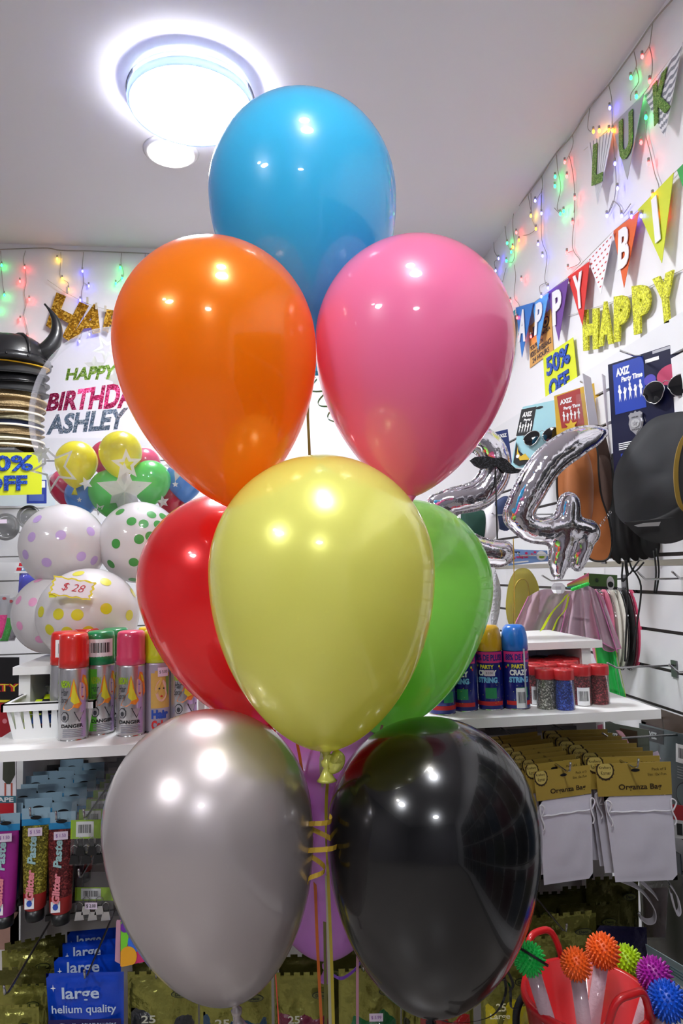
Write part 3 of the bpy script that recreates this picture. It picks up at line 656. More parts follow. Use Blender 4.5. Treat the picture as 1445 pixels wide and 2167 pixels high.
q = pxq((41, 1213), (120, 1213), (34, 1330), (120, 1330), lambda x, y: at(x, y, 2.405)); mb = MB(); pillow(mb, q, mat('royal blue fabric', (36, 42, 190), .6), .03); mb.build('blue_fabric', t)
q = pxq((31, 1213), (120, 1213), (28, 1340), (120, 1340), lambda x, y: at(x, y, 2.39)); mb = MB(); pillow(mb, q, CLEARF, .05); mb.build('clear_bag', t)
def sock(px, col, label, Y, dy=0):
    t = thing('fishnet_pack', label, 'packet', at(px, 1270+dy, Y), 'neon packs at the left edge')
    q = Fn(lambda u, v, w=0, px=px: at(px-9+22*u-14*(1-v)**2-4*u*(1-v), 1352+dy-(92)*v, Y)+V((0, -w, 0)))
    mb = MB(); rect(mb, q, 0, 0, 1, 1, mat('clear backing card', (190, 190, 195), .4), 0, 4, 14); rect(mb, q, .02, .02, .98, .55, mat('neon '+label, col, .5, bump=.5, bscale=150), .002, 4, 10)
    disc(mb, q, .5, .93, .2, .035, mat('red print', (200, 30, 45), .5), .003); mb.build('backing_card', t)
    q2 = Fn(lambda u, v, w=0: q(u*1.1-.05, v*1.05-.02, w+.002)); mb = MB(); pillow(mb, q2, CLEARF, .02, 6, 14); mb.build('clear_bag', t)
sock(8, (255, 40, 150), 'neon pink fishnet pack hanging at the left edge', 2.3)
sock(22, (60, 190, 60), 'neon green pack hanging right behind the pink one', 2.36, 6)
sock(36, (170, 165, 175), 'grey pack hanging behind the green one', 2.42, 4)
t = thing('party_pack', 'black and red party pack behind the basket at the left edge', 'packet', at(0, 1500, 2.0))
q = pxq((-60, 1391), (40, 1391), (-60, 1560), (40, 1560), lambda x, y: at(x, y, 2.0)); mb = MB(); slab(mb, q, mat('black card', (16, 14, 18), .4), .004)
rect(mb, q, 0, 0, 1, .43, mat('dark red print', (168, 24, 36), .5)); rect(mb, q, 0, .435, 1, .465, mat('yellow ink', (235, 220, 50), .5)); text(mb, q, 'PARTY', .02, .57, 1.02, .67, mat('red ink', (205, 40, 40), .5), .001, .08); text(mb, q, 'PARTY', .03, .575, 1.0, .665, mat('yellow ink', (235, 220, 50), .5), .0018, .0)
for u, v in ((.7, .35), (.7, .2), (.45, .3)): disc(mb, q, u, v, .05, .03, mat('pink ink', (220, 130, 140), .5))
mb.build('card', t)
t = thing('cape_pack', 'costume pack reading CAPE at the left edge under the shelf', 'packet', at(-20, 1700, 1.45))
q = pxq((-90, 1600), (34, 1600), (-90, 1850), (34, 1850), lambda x, y: at(x, y, 1.45)); mb = MB(); slab(mb, q, mat('white card', (238, 236, 240), .6), .004)
poly(mb, q, [(.78, 1), (.98, 1), (.985, .84), (.9, .76), (.84, .76), (.77, .8)], mat('olive photo', (62, 66, 52), .6)); rect(mb, q, 0, .6, 1, .66, mat('teal ink', (60, 120, 135), .5)); text(mb, q, 'SHIRT CAPE', .1, .61, .96, .65, WINK, .0016, .03)
rect(mb, q, 0, .43, .96, .6, mat('red print', (200, 30, 45), .5)); rect(mb, q, .80, .66, .83, .77, mat('skin photo', (190, 90, 70), .6)); rect(mb, q, .91, .66, .94, .77, mat('skin photo', (190, 90, 70), .6)); rect(mb, q, 0, .0, 1, .43, mat('dull white card', (170, 160, 158), .6)); mb.build('card', t)
t = thing('card_pack', 'peach and grey pack low at the left edge beside the dark tubes', 'packet', at(0, 1900, 1.6))
q = pxq((-60, 1850), (40, 1850), (-60, 2010), (40, 2010), lambda x, y: at(x, y, 1.6)); mb = MB(); slab(mb, q, mat('peach card', (170, 130, 115), .6), .004); rect(mb, q, .1, .1, .5, .9, mat('dull white card', (170, 160, 158), .6)); mb.build('card', t)

# ================================================================== BUBBLE BALLOON AND DOTTED BALLOONS
def dotted(label, px, py, rx, ry, Y, dots, dcol, tip=None):
    c = at(px, py, Y); zc = (c-EYE).dot(FW); R = rx*zc/FPX; Rz = ry*zc/FPX
    t = thing('dotted_balloon', label, 'balloon', c-V((0, 0, Rz)), 'polka-dot balloons holding the bubble balloon')
    W = mat('white balloon latex', (226, 222, 222), .35, coat=.7, trans=.25)
    mb = MB(); mb.sphere(c, R, W, 48, 32, (1, 1, Rz/R))
    dm = mat('dot %d %d %d' % dcol, dcol, .4, coat=.6)
    for (x, y) in dots:
        # project dot centre onto the front of the balloon
        r = ray(x, y).normalized(); S = V((R, R, Rz)); o = V([(EYE-c)[i]/S[i] for i in range(3)]); d = V([r[i]/S[i] for i in range(3)])
        A = d.dot(d); B = 2*o.dot(d); K = o.dot(o)-1; D = B*B-4*A*K
        if D < 0: continue
        h = EYE+r*((-B-math.sqrt(D))/(2*A)); n0 = V([(h-c)[i]/S[i] for i in range(3)]).normalized(); ta = n0.orthogonal().normalized(); tb = n0.cross(ta)
        al = .115; vs_ = [c+V([(n0*1.004)[i]*S[i] for i in range(3)])]
        for rr in (.5, 1):
            for k in range(20): a = 2*PI*k/20; nn = (n0+(ta*math.cos(a)+tb*math.sin(a))*al*rr).normalized()*1.004; vs_.append(c+V([nn[i]*S[i] for i in range(3)]))
        fs = [(0, 1+k, 1+(k+1) % 20) for k in range(20)]+[(1+k, 21+k, 21+(k+1) % 20, 1+(k+1) % 20) for k in range(20)]
        mb.add(vs_, fs, dm, True)
    mb.build('body', t); return c, R, Rz
r2 = lambda l: [(a/3.211, 800+b/3.211) for a, b in l]
r3 = lambda l: [(a/3.211, 1150+b/3.211) for a, b in l]
dotted('white balloon with lilac dots, upper left of the dotted cluster', 134, 1155, 88, 88, 1.66, r2([(477, 912), (253, 957), (214, 1080), (413, 1067), (617, 1042), (553, 1212), (316, 1253), (172, 1200), (640, 1240)]), (188, 160, 212))
dotted('white balloon with green dots, upper right of the dotted cluster', 296, 1148, 86, 86, 1.68, r2([(815, 908), (967, 887), (1030, 927), (1110, 942), (893, 973), (976, 990), (1075, 997), (787, 1125), (945, 1095), (1020, 1075), (753, 1265), (908, 1252), (1080, 1160)])+r3([(905, 248)]), (62, 148, 62))
dotted('white balloon with pink dots, lower left of the dotted cluster', 110, 1300, 80, 82, 1.64, r3([(258, 250), (222, 398), (125, 385), (132, 560), (270, 653)]), (222, 150, 188))
cy_, Ry, Rzy = dotted('white balloon with yellow dots, lower front of the dotted cluster', 187, 1300, 104, 97, 1.56, r3([(533, 203), (718, 260), (905, 335), (396, 480), (525, 485), (722, 443), (880, 488), (277, 465), (336, 587), (456, 602), (599, 598), (750, 628), (860, 657), (413, 695), (560, 705)]), (205, 198, 30))
# price tag
t = thing('price_tag', 'wavy-edged yellow and white handwritten $28 price tag on the yellow-dotted balloon', 'price tag', at(150, 1250, 1.44))
q = pxq((115, 1218), (203, 1232), (103, 1258), (190, 1270), lambda x, y: at(x, y, 1.435))
def wavy(d, n=48):
    P = []
    for i in range(n):
        s = i/n*4; k = int(s); f = s-k; e = [(f, 0), (1, f), (1-f, 1), (0, 1-f)][k]; wv = .025*math.sin(i*1.7)
        P.append((d+e[0]*(1-2*d)+(wv if k % 2 else 0), d*1.6+e[1]*(1-3.2*d)+(wv*1.6 if k % 2 == 0 else 0)))
    return P
mb = MB(); slab(mb, q, mat('yellow card', (236, 222, 70), .5), .0015, wavy(0)); poly(mb, q, wavy(.05), PAPERW, .0006); text(mb, q, '$ 28', .26, .28, .8, .74, mat('red felt pen', (205, 50, 60), .5), .0014, -.012, 0, None, .25); mb.build('card', t)
mb = MB(); a = at(110, 1260, 1.437); mb.box(a-V((.006, 0, .004)), a+V((.006, .012, .004)), YCARD); mb.build('tape', t)
# bubble
BC = at(258, 893, 1.83); BR = 186*(BC-EYE).dot(FW)/FPX
t = thing('bubble_balloon', 'large clear bubble balloon reading HAPPY BIRTHDAY ASHLEY with small balloons inside', 'balloon', BC-V((0, 0, BR)))
MB().sphere(BC, BR, clear('bubble film', (248, 248, 252), .06, .06, .05, cap=.35), 64, 48, (.97, .97, 1.06)).build('bubble', t)
def onsph(px, py, off=.002, sc=(.97, .97, 1.06)):
    r = ray(px, py).normalized(); S = V([BR*k+off for k in sc]); o = V([(EYE-BC)[i]/S[i] for i in range(3)]); d = V([r[i]/S[i] for i in range(3)])
    A = d.dot(d); B = 2*o.dot(d); K = o.dot(o)-1; D = max(0, B*B-4*A*K); return EYE+r*((-B-math.sqrt(D))/(2*A))
def sq(TL, TR, BL, BR_): return Fn(lambda u, v, w=0: onsph(*[(BL[i]*(1-u)+BR_[i]*u)*(1-v)+(TL[i]*(1-u)+TR[i]*u)*v for i in (0, 1)], off=.001+w))
for s, m_, quad in (('HAPPY', glitter('lime glitter vinyl', (140, 195, 70), (205, 230, 130)), [(143, 780), (250, 770), (138, 805), (240, 803)]),
        ('BIRTHDAY', glitter('magenta glitter vinyl', (205, 30, 100), (245, 120, 175)), [(106, 833), (318, 800), (97, 870), (310, 862)]),
        ('ASHLEY', glitter('silver blue glitter vinyl', (150, 180, 212), (225, 235, 245)), [(104, 878), (272, 862), (97, 921), (262, 908)])):
    mb = MB(); text(mb, sq(*quad), s, 0, 0, 1, 1, m_, .0015, .045, .001, None, 0); mb.build('lettering', t)
STW = mat('frosted white print', (235, 238, 230), .5, alpha=.85)
for (cx_, cy2, r, rot, hollow) in ((263, 1040, 62, .0, 0), (268, 983, 34, .05, 1), (182, 1023, 15, .4, 0), (168, 1058, 6, 0, 0), (181, 1024, 6, .3, 0), (345, 1062, 14, .2, 0), (371, 1025, 7, 0, 0), (382, 985, 36, .3, 1), (250, 800, 30, .3, 0), (225, 738, 30, .5, 1), (210, 1078, 14, .4, 1), (115, 990, 54, .45, 2), (88, 960, 22, .3, 0), (200, 775, 24, 0, 0)):
    P = star(5, 1, .45, PI/2+rot); mb = MB(); f = lambda p: onsph(cx_+r*p[0]*1.0, cy2-r*p[1], .0025)
    if not hollow: mb.add([f((0, 0))]+[f(p) for p in P], [(0, i+1, (i+1) % 10+1) for i in range(10)], STW)
    else:
        k = .5 if hollow == 1 else .78; mb.add([f(p) for p in P]+[f((p[0]*k, p[1]*k)) for p in P], [(i, (i+1) % 10, (i+1) % 10+10, i+10) for i in range(10)], STW)
    mb.build('star_print', t)
SB = {'y': ('yellow', (236, 226, 20)), 'm': ('magenta', (205, 40, 90)), 'p': ('pink', (230, 90, 130)), 'g': ('green', (90, 205, 90)), 'b': ('light blue', (96, 160, 228)), 'r': ('raspberry', (205, 30, 70))}
for c_, px, py, r, dy, lb in (('y', 162, 978, 45, -.05, 'small yellow balloon inside the bubble, upper left one with its knot showing'), ('y', 255, 958, 46, -.06, 'small yellow balloon inside the bubble, under the letters'),
        ('m', 226, 968, 36, .06, 'small magenta balloon between the two yellow ones in the bubble'), ('p', 306, 982, 34, .05, 'small pink balloon right of the upper yellow one in the bubble'), ('g', 233, 1040, 46, -.03, 'small green balloon inside the bubble behind the big star'),
        ('g', 318, 1018, 44, -.04, 'small green balloon inside the bubble right of the big star'), ('b', 392, 1012, 42, .03, 'small light blue balloon at the right inside the bubble'), ('b', 175, 1048, 38, .02, 'small light blue balloon below the left yellow one in the bubble'),
        ('m', 140, 1028, 36, .07, 'small magenta balloon behind the left yellow one in the bubble'), ('r', 365, 1048, 36, .06, 'small raspberry balloon at the lower right inside the bubble')):
    c = at(px, py, 1.83+dy); zc = (c-EYE).dot(FW); R = r*zc/FPX; tt = thing('small_balloon', lb, 'balloon', c, 'small balloons inside the bubble')
    m_ = latex('small '+SB[c_][0]+' latex', SB[c_][1], 0, .3, .3); ax = V((0, 0, 1)) if c_ != 'y' else V((.05, 0, 1))
    MB().lathe([(.002, -R*1.25), (R*.22, -R*1.16), (R*.6, -R*.86), (R*.9, -R*.42), (R, 0), (R*.93, R*.38), (R*.7, R*.74), (R*.38, R*.95), (0, R*1.02)], m_, c, 32, ax).build('body', tt, None, 1)
    MB().lathe([(.003, -R*1.22), (.003, -R*1.3), (.008, -R*1.55), (0, -R*1.5)], m_, c, 12, ax).build('knot', tt)

# ================================================================== LEFT SHELF: BASKET, HAIR SPRAYS
BW = mat('white plastic', (238, 240, 240), .35)
fl = at(30, 1550, 1.37); x0, x1 = fl.x, at(185, 1540, 1.37).x; y0, y1 = 1.37, 1.56; zb = zS; zt = at(0, 1490, 1.36).z
t = thing('basket', 'white slotted plastic basket at the left end of the shelf', 'basket', (x0, y0, zS))
mb = MB(); fl_ = .012
for k in range(4):
    A = [(x0, y0), (x1, y0), (x1, y1), (x0, y1)]; O = [(x0-fl_, y0-fl_), (x1+fl_, y0-fl_), (x1+fl_, y1+fl_), (x0-fl_, y1+fl_)]
    a, b = A[k], A[(k+1) % 4]; c, d = O[k], O[(k+1) % 4]; qq = Q((c[0], c[1], zt), (d[0], d[1], zt), (a[0], a[1], zb), (b[0], b[1], zb), face=(x0+(x1-x0)/2, -5 if k == 0 else 5, zb) if k in (0, 2) else ((5 if k == 1 else -5), 1.4, zb))
    n = 9
    rect(mb, qq, 0, 0, 1, .28, BW, 0, th=.0018); rect(mb, qq, 0, .82, 1, 1, BW, 0, th=.0018)
    for i in range(n+1):
        u = i/n; hw = .5/n*.62; 
        P = [(max(0, u-hw*.9), .82), (max(0, u-hw*1.4), .28), (min(1, u+hw*1.4), .28), (min(1, u+hw*.9), .82)]; poly(mb, qq, P, BW, 0, .0018)
mb.box((x0, y0, zb+.001), (x1, y1, zb+.003), BW); mb.build('body', t)
mb = MB(); e = .018; mb.box((x0-e, y0-e, zt-.014), (x1+e, y0-e+.004, zt), BW); mb.box((x0-e, y1+e-.004, zt-.014), (x1+e, y1+e, zt), BW); mb.box((x0-e, y0-e, zt-.014), (x0-e+.004, y1+e, zt), BW); mb.box((x1+e-.004, y0-e, zt-.014), (x1+e, y1+e, zt), BW)
mb.box((x0-e, y0-e, zt-.002), (x1+e, y0+.0, zt), BW); mb.box((x0-e, y1, zt-.002), (x1+e, y1+e, zt), BW); mb.box((x0-e, y0, zt-.002), (x0-.008, y1, zt), BW); mb.box((x1+.008, y0, zt-.002), (x1+e, y1, zt), BW); mb.build('rim', t)
cols = [('black', (22, 22, 24)), ('hot pink', (245, 40, 130)), ('blue', (30, 90, 190)), ('purple', (88, 50, 170)), ('black', (22, 22, 24)), ('purple', (88, 50, 170))]
k = 0
for lay in range(3):
    for j in range(6):
        cn, cc = cols[(j+lay*2) % 6]; yy = y0+.016+j*.030; zz = zb+.012+lay*.019; xx = x0+.012+(j % 2)*.008
        t2 = thing('hair_chalk_pen', '%s hair crayon, %s layer up in the white basket, %s from the front' % (cn, ORD[lay], ORD[j]), 'crayon', (xx, yy, zz), 'hair crayons in the basket')
        MB().tube([(xx+.016, yy, zz), (x1-.03, yy, zz)], .0085, mat('crayon '+cn, cc, .4), 12).build('barrel', t2)
        MB().tube([(xx, yy, zz), (xx+.004, yy, zz), (xx+.016, yy, zz)], [.004, .0085, .0085], mat('lime plastic', (200, 225, 20), .4), 12).build('cap', t2); k += 1
CANB = mat('brushed can', (200, 200, 202), .3, .85)
def capm(n, c): return mat(n+' cap', c, .3, coat=.5)
def spray(label, px, py, capn, capc, kind='neon', rot=0, Ht=None, r=.0265, parts_label=None):
    """aerosol can standing on the left shelf at the pixel of its base centre"""
    b = atz(px, py, zS); t = thing('hair_spray_can', label, 'spray can', (b.x, b.y, zS), 'hair colour spray cans on the left shelf')
    H = Ht or .193; hb = H*.68; zc0 = zS
    can_ = MB().lathe([(r*.93, 0), (r, .004), (r, hb-.004), (r*.96, hb)], CANB if kind != 'color' else mat('mauve can', (176, 168, 186), .35, .3), (b.x, b.y, zS), 40).build('can', t)
    MB().lathe([(r*1.01, 0), (r*.985, .001), (r*.93, .005), (r*.985, .0055)], METAL, (b.x, b.y, zS), 40).build('bottom_rim', t)
    cap_ = MB().lathe([(r*.95, hb-.001), (r*1.02, hb), (r*1.02, hb+.014), (r*.99, hb+.016), (r*.985, H-.012), (r*.93, H-.003), (r*.8, H), (r*.7, H-.001), (r*.2, H-.002), (0, H-.002)], capm(capn, capc), (b.x, b.y, zS), 40).build('cap', t)
    a = math.atan2(EYE.y-b.y, EYE.x-b.x)+rot; q = cylq((b.x, b.y, 0), r, zS, zS+hb, a-1.25, a+1.25); mb = MB()
    K = mat('dark grey ink', (60, 60, 66), .5)
    if kind == 'color':
        rect(mb, q, .3, .35, .85, .85, mat('blonde hair print', (214, 176, 90), .5), .0003, 10, 2)
        blob2 = [(.6+.17*math.cos(i*PI/8), .6+.16*math.sin(i*PI/8)) for i in range(16)]; poly(mb, q, blob2, mat('skin print', (222, 180, 160), .5), .001)
        poly(mb, q, [(.42, .88), (.62, .9), (.78, .84), (.6, .72), (.47, .55), (.4, .6)], mat('blonde hair print', (214, 176, 90), .5), .0014); poly(mb, q, [(.72, .84), (.82, .8), (.8, .5), (.74, .6)], mat('green hair print', (120, 160, 70), .5), .0015)
        disc(mb, q, .54, .63, .025, .012, K, .0016); disc(mb, q, .66, .63, .025, .012, K, .0016); disc(mb, q, .6, .52, .035, .012, mat('red ink', (205, 40, 40), .5), .0016)
        text(mb, q, 'Hair', .32, .2, .8, .33, mat('blue ink', (40, 80, 180), .5), .0008, .06); text(mb, q, 'Color', .32, .05, .85, .18, mat('red ink', (205, 40, 40), .5), .0008, .06)
        rect(mb, q, .5, .8, .78, .93, PRICE, .0022, 4, 1); text(mb, q, '$ 5.00', .54, .84, .75, .89, K, .0028, .0)
    else:
        rect(mb, q, .70, .04, .86, .97, mat('lilac ink', (188, 160, 205), .4, .3), .0003, 4, 2)
        if kind == 'green': rect(mb, q, .0, .06, .3, .94, mat('green label', (90, 185, 50), .4), .0003, 6, 2)
        text(mb, q, 'NEON', .12, .73, .42, .83, mat('lime ink', (150, 190, 30), .4), .0008, .05, 0, None, .2)
        text(mb, q, 'Hair', .14, .62, .36, .72, K, .0008, 0, 0, None, .3); text(mb, q, 'Spray', .12, .5, .36, .61, K, .0008, 0, 0, None, .3)
        OR, YE, SK = mat('orange hair print', (240, 140, 40), .45), mat('yellow hair print', (225, 215, 50), .45), mat('skin print', (222, 180, 160), .5)
        poly(mb, q, [(.5, .86), (.56, .74), (.6, .62), (.72, .5), (.62, .44), (.5, .46), (.38, .42), (.2, .44), (.3, .54), (.4, .62), (.44, .76)], OR, .0008); poly(mb, q, [(.5, .84), (.55, .68), (.66, .52), (.52, .5), (.42, .55), (.46, .7)], YE, .0012)
        poly(mb, q, [(.74, .9), (.84, .88), (.93, .76), (.98, .6), (.88, .54), (.86, .68), (.8, .76), (.7, .8)], OR, .0008); poly(mb, q, [(.76, .87), (.86, .83), (.88, .74), (.8, .78)], YE, .0012)
        poly(mb, q, [(.66, .8), (.8, .77), (.84, .62), (.78, .54), (.7, .56), (.66, .6), (.64, .66)], SK, .0006); disc(mb, q, .74, .595, .03, .012, mat('red ink', (205, 40, 40), .5), .0014); poly(mb, q, [(.68, .72), (.76, .73), (.75, .715)], K, .0014)
        o8 = [(.26+.12*math.cos(PI/8+i*PI/4), .33+.075*math.sin(PI/8+i*PI/4)) for i in range(8)]; poly(mb, q, o8, K, .0008); poly(mb, q, [(.26+(x-.26)*.82, .33+(y-.33)*.82) for x, y in o8], mat('can grey', (185, 185, 188), .4, .5), .0012); disc(mb, q, .26, .32, .05, .035, K, .0016, 8)
        poly(mb, q, [(.5, .4), (.8, .4), (.65, .25)], K, .0008); poly(mb, q, [(.54, .385), (.76, .385), (.65, .275)], mat('can grey', (185, 185, 188), .4, .5), .0012)
        text(mb, q, 'DANGER', .16, .18, .76, .23, BLACKM, .0008, .03)
        for i in range(5): rect(mb, q, .2, .15-i*.024, .76, .162-i*.024, mat('grey ink', (140, 140, 150), .5), .0006, 6, 1)
    mb.build('label_print', can_)
    if kind == 'green' or capn == 'side': 
        qc = cylq((b.x, b.y, 0), r, zS+hb, zS+H, a-1.25, a+1.25); mb = MB(); barcode(mb, Fn(lambda u, v, w=0: qc(.02+u*.75, .22+v*.55, w)), 0, 0, 1, 1, .0004); mb.build('barcode_sticker', cap_)
    return t
spray('hair colour can with red cap nearest the front, left of the green one', 155, 1562, 'red', (205, 34, 26))
spray('hair colour can with red cap touching the basket', 136, 1550, 'side', (205, 34, 26), rot=.5)
spray('hair colour can with green cap and barcode sticker', 212, 1550, 'green', (14, 135, 75), 'green', .25)
spray('hair colour can with pink cap', 277, 1553, 'pink', (222, 70, 110))
spray('portrait-printed hair colour can with lime yellow cap', 334, 1545, 'lime', (200, 215, 30), 'color')
spray('hair colour can with green cap in the second row', 243, 1535, 'green2', (14, 135, 75), rot=.3)
spray('hair colour can with red cap in the second row', 182, 1534, 'red', (205, 34, 26), rot=-.3)
spray('hair colour can with yellow cap behind the lime one', 320, 1530, 'yellow', (228, 190, 20), rot=.2)
spray('hair colour can right of the portrait can, half behind the red balloon', 390, 1543, 'lime', (200, 215, 30), rot=.2)

# ================================================================== RIGHT: NUMBER BALLOONS
FOIL = mat('silver foil', (225, 222, 228), .09, 1, bump=.25, bscale=22)
FOILS = mat('silver foil seam', (225, 222, 228), .14, 1, bump=.6, bscale=60)
def fused(tubes, Y, depth, vox=.006):
    """foil balloon body: rounded limbs melted into one skin"""
    mb = MB()
    for tb in tubes:
        P = smoothpts([at(x, y, Y) for x, y, r in tb], 5); zc = (P[0]-EYE).dot(FW); R = []
        for i in range(len(tb)-1):
            for j in range(5): R.append((tb[i][2]*(1-j/5)+tb[i+1][2]*j/5)*zc/FPX)
        R.append(tb[-1][2]*zc/FPX); mb.tube(P, R, FOIL, 20)
        for p, r in ((P[0], R[0]), (P[-1], R[-1])): mb.sphere(p, r*.995, FOIL, 20, 14)
    me = bpy.data.meshes.new('t'); me.from_pydata([tuple(v) for v in mb.v], [], mb.f); o = bpy.data.objects.new('t', me); C.objects.link(o)
    md = o.modifiers.new('r', 'REMESH'); md.mode = 'VOXEL'; md.voxel_size = vox
    sm = o.modifiers.new('s', 'SMOOTH'); sm.factor = .5; sm.iterations = 6
    dg = bpy.context.evaluated_depsgraph_get(); dg.update(); m2 = bpy.data.meshes.new_from_object(o.evaluated_get(dg))
    r = MB(); r.add([(v.co.x, Y+(v.co.y-Y)*depth, v.co.z) for v in m2.vertices], [tuple(p.vertices) for p in m2.polygons], FOIL, True)
    bpy.data.objects.remove(o); bpy.data.meshes.remove(m2); bpy.data.meshes.remove(me); return r
def number(label, tubes, Y, extra=()):
    t = thing('number_balloon', label, 'balloon', at(tubes[0][0][0], tubes[0][0][1], Y), 'silver foil number balloons')
    b = fused(tubes, Y, .95)
    # pinched creases where the foil bends
    for i, v in enumerate(b.v): d = noise.noise(V((v.x*60, 0, v.z*60)))*.0018; b.v[i] = V((v.x+d, v.y+d*.6, v.z+d))
    b.build('body', t)
    s_ = fused([[(x, y, r+4.5) for x, y, r in tb] for tb in tubes], Y, .035)
    s_.mats = [FOILS]; s_.build('seam', t)
    return t
t4 = number('silver foil number 4 balloon hanging at the right above the raised step', [
    [(1278, 914, 8), (1255, 922, 20), (1215, 938, 29), (1160, 978, 31), (1120, 1038, 31), (1094, 1092, 28)],
    [(1094, 1092, 28), (1118, 1118, 24), (1150, 1124, 25), (1190, 1118, 27), (1245, 1126, 24)],
    [(1204, 1066, 22), (1200, 1100, 26), (1190, 1150, 25), (1182, 1190, 20), (1181, 1212, 12)],
    [(1240, 1128, 20), (1234, 1160, 17), (1222, 1196, 11)]], 1.62)
t2 = number('silver foil number 2 balloon partly hidden behind the pink and green balloons', [
    [(965, 945, 20), (1000, 926, 27), (1038, 950, 30), (1048, 1000, 30), (1015, 1045, 29), (958, 1060, 25), (922, 1066, 17)],
    [(925, 1070, 18), (950, 1120, 25), (1000, 1160, 27), (1050, 1172, 26), (1064, 1170, 24)]], 1.66)
for t_, px, py in ((t4, 1181, 1224), ):
    MB().tube([at(px, py-14, 1.62), at(px, py+2, 1.62)], .010, FOIL, 10).build('filler_neck', t_)
    a = at(px, py+20, 1.62); MB().lathe([(.0, -.016), (.012, -.013), (.0175, -.004), (.0175, .004), (.010, .012), (0, .013)], mat('faceted clear jewel', (235, 235, 240), .05, .6), a, 8, None, False).build('jewel', t_)
MB().tube(smoothpts([at(1086, 1140, 1.6), at(1087, 1200, 1.6), at(1090, 1330, 1.58)], 4), .0012, mat('gold cord', (215, 175, 70), .3, .6), 5).build('cord', t2)
# moustache prop
BG = glitter('black glitter foam', (16, 16, 18), (70, 70, 80), 500, .2, .5)
t = thing('moustache_prop', 'black glitter moustache prop across the foil number 2', 'photo prop', at(1050, 985, 1.62))
mb = MB(); mp = [(993, 975), (1003, 968), (1020, 966), (1035, 968), (1048, 970), (1060, 968), (1071, 973), (1080, 983), (1090, 992), (1103, 994), (1096, 1001), (1080, 1003), (1066, 1000), (1055, 990), (1043, 984), (1030, 992), (1015, 992), (1003, 986)]
mb.ext([at(x, y, 1.62) for x, y in mp], (0, -.004, 0), BG); mb.build('moustache', t)
MB().tube([at(1048, 988, 1.6225), at(1052, 1140, 1.6225)], .002, mat('black stick', (24, 24, 26), .5), 8).build('stick', t)

# ================================================================== RIGHT WALL: COSTUME CARDS AND HATS
def whook(label, pts, Ys, r=.0026):
    P = [at(x, y, Y) for (x, y), Y in zip(pts, Ys)]; P.append(V((XW-.018, P[-1].y, P[-1].z)))
    t = thing('display_hook', label, 'hook', P[-1], 'chrome hooks on the right wall')
    MB().tube(P, r, METAL, 8).build('prong', t)
    MB().box(P[-1]+V((-.004, -.012, -.03)), P[-1]+V((0, .012, .012)), DKMETAL).build('bracket', t)
whook('chrome hook holding the big dark blue costume card', [(1312, 742), (1342, 753)], [1.60, 1.66])
whook('chrome hook behind the white blister edges over the red and yellow card', [(1228, 807), (1246, 816)], [2.0, 2.04])
whook('chrome hook over the light blue card', [(1136, 860), (1150, 868)], [2.3, 2.35])
whook('chrome hook at the top of the pink organza costume', [(1147, 1218), (1166, 1229)], [1.85, 1.88])
whook('upper empty chrome hook beside the hat strings', [(1348, 1210), (1366, 1226)], [1.55, 1.58])
whook('upper chrome hook at the right edge', [(1422, 1210), (1440, 1225)], [1.38, 1.41])
whook('long chrome hook in front of the green organza', [(1285, 1403), (1304, 1413)], [1.62, 1.66])
whook('lower chrome hook at the right edge', [(1416, 1407), (1436, 1423)], [1.40, 1.43])
whook('chrome hook under the right end of the shelf', [(1275, 1552), (1292, 1563)], [1.50, 1.53])
SILH = [[(-.5, -.1), (-.35, .5), (-.5, .7), (-.3, 1), (-.1, .7), (-.2, .4), (-.05, -.1)], [(.0, 0), (.1, .5), (0, .8), (.15, 1.05), (.3, .8), (.2, .5), (.35, 0)]]
def people(mb, q, u0, v0, u1, v1):
    for k in range(5):
        uu = u0+(u1-u0)*(k+.5)/5; sw = (u1-u0)/5*.9; h = (v1-v0)*(.8 if k % 2 else 1)
        disc(mb, q, uu, v0+h*.86, sw*.22, h*.12, WINK, .0012, 10)
        poly(mb, q, [(uu-sw*.4, v0+h*.62), (uu-sw*.18, v0+h*.76), (uu+sw*.18, v0+h*.76), (uu+sw*.5, v0+h*(.9 if k % 2 else .5)), (uu+sw*.2, v0+h*.45), (uu+sw*.22, v0), (uu+.02*sw, v0+h*.25), (uu-sw*.22, v0), (uu-sw*.15, v0+h*.5)], WINK, .0012)
LENS = mat('dark lens', (14, 15, 18), .08, 0, coat=1)
def sunglasses(t, c, right, up, out, sc=1.0):
    for sg in (-1, 1):
        P = [(sg*(.034+.030*math.cos(a)*(1 if math.sin(a) > -.2 else .86)), -.004+.026*math.sin(a)-(.004 if sg*math.cos(a) > 0 and math.sin(a) < 0 else 0)) for a in [2*PI*i/28 for i in range(28)]]
        W3 = [c+right*(x*sc)+up*(y*sc)+out*(.012-.25*abs(x)*abs(x)*6)*sc for x, y in P]
        m_ = MB(); m_.add([sum(W3, V((0, 0, 0)))/28+out*.004]+W3, [(0, i+1, (i+1) % 28+1) for i in range(28)], LENS, True); f_ = MB().tube(W3+[W3[0]], .0011*sc, METAL, 6).build('lens_frame', t); m_.build('lens', f_)
        MB().tube([c+right*(sg*.062*sc)+up*.012*sc+out*.008, c+right*(sg*.068*sc)-out*.0+up*.01, c+right*(sg*.066*sc)-out*.004+up*.008], .001, METAL, 6).build('temple', t)
    MB().tube([c+right*(-.008*sc)+up*.012*sc+out*.012, c+up*.016*sc+out*.014, c+right*.008*sc+up*.012*sc+out*.012], .0012, METAL, 6).build('bridge', t)
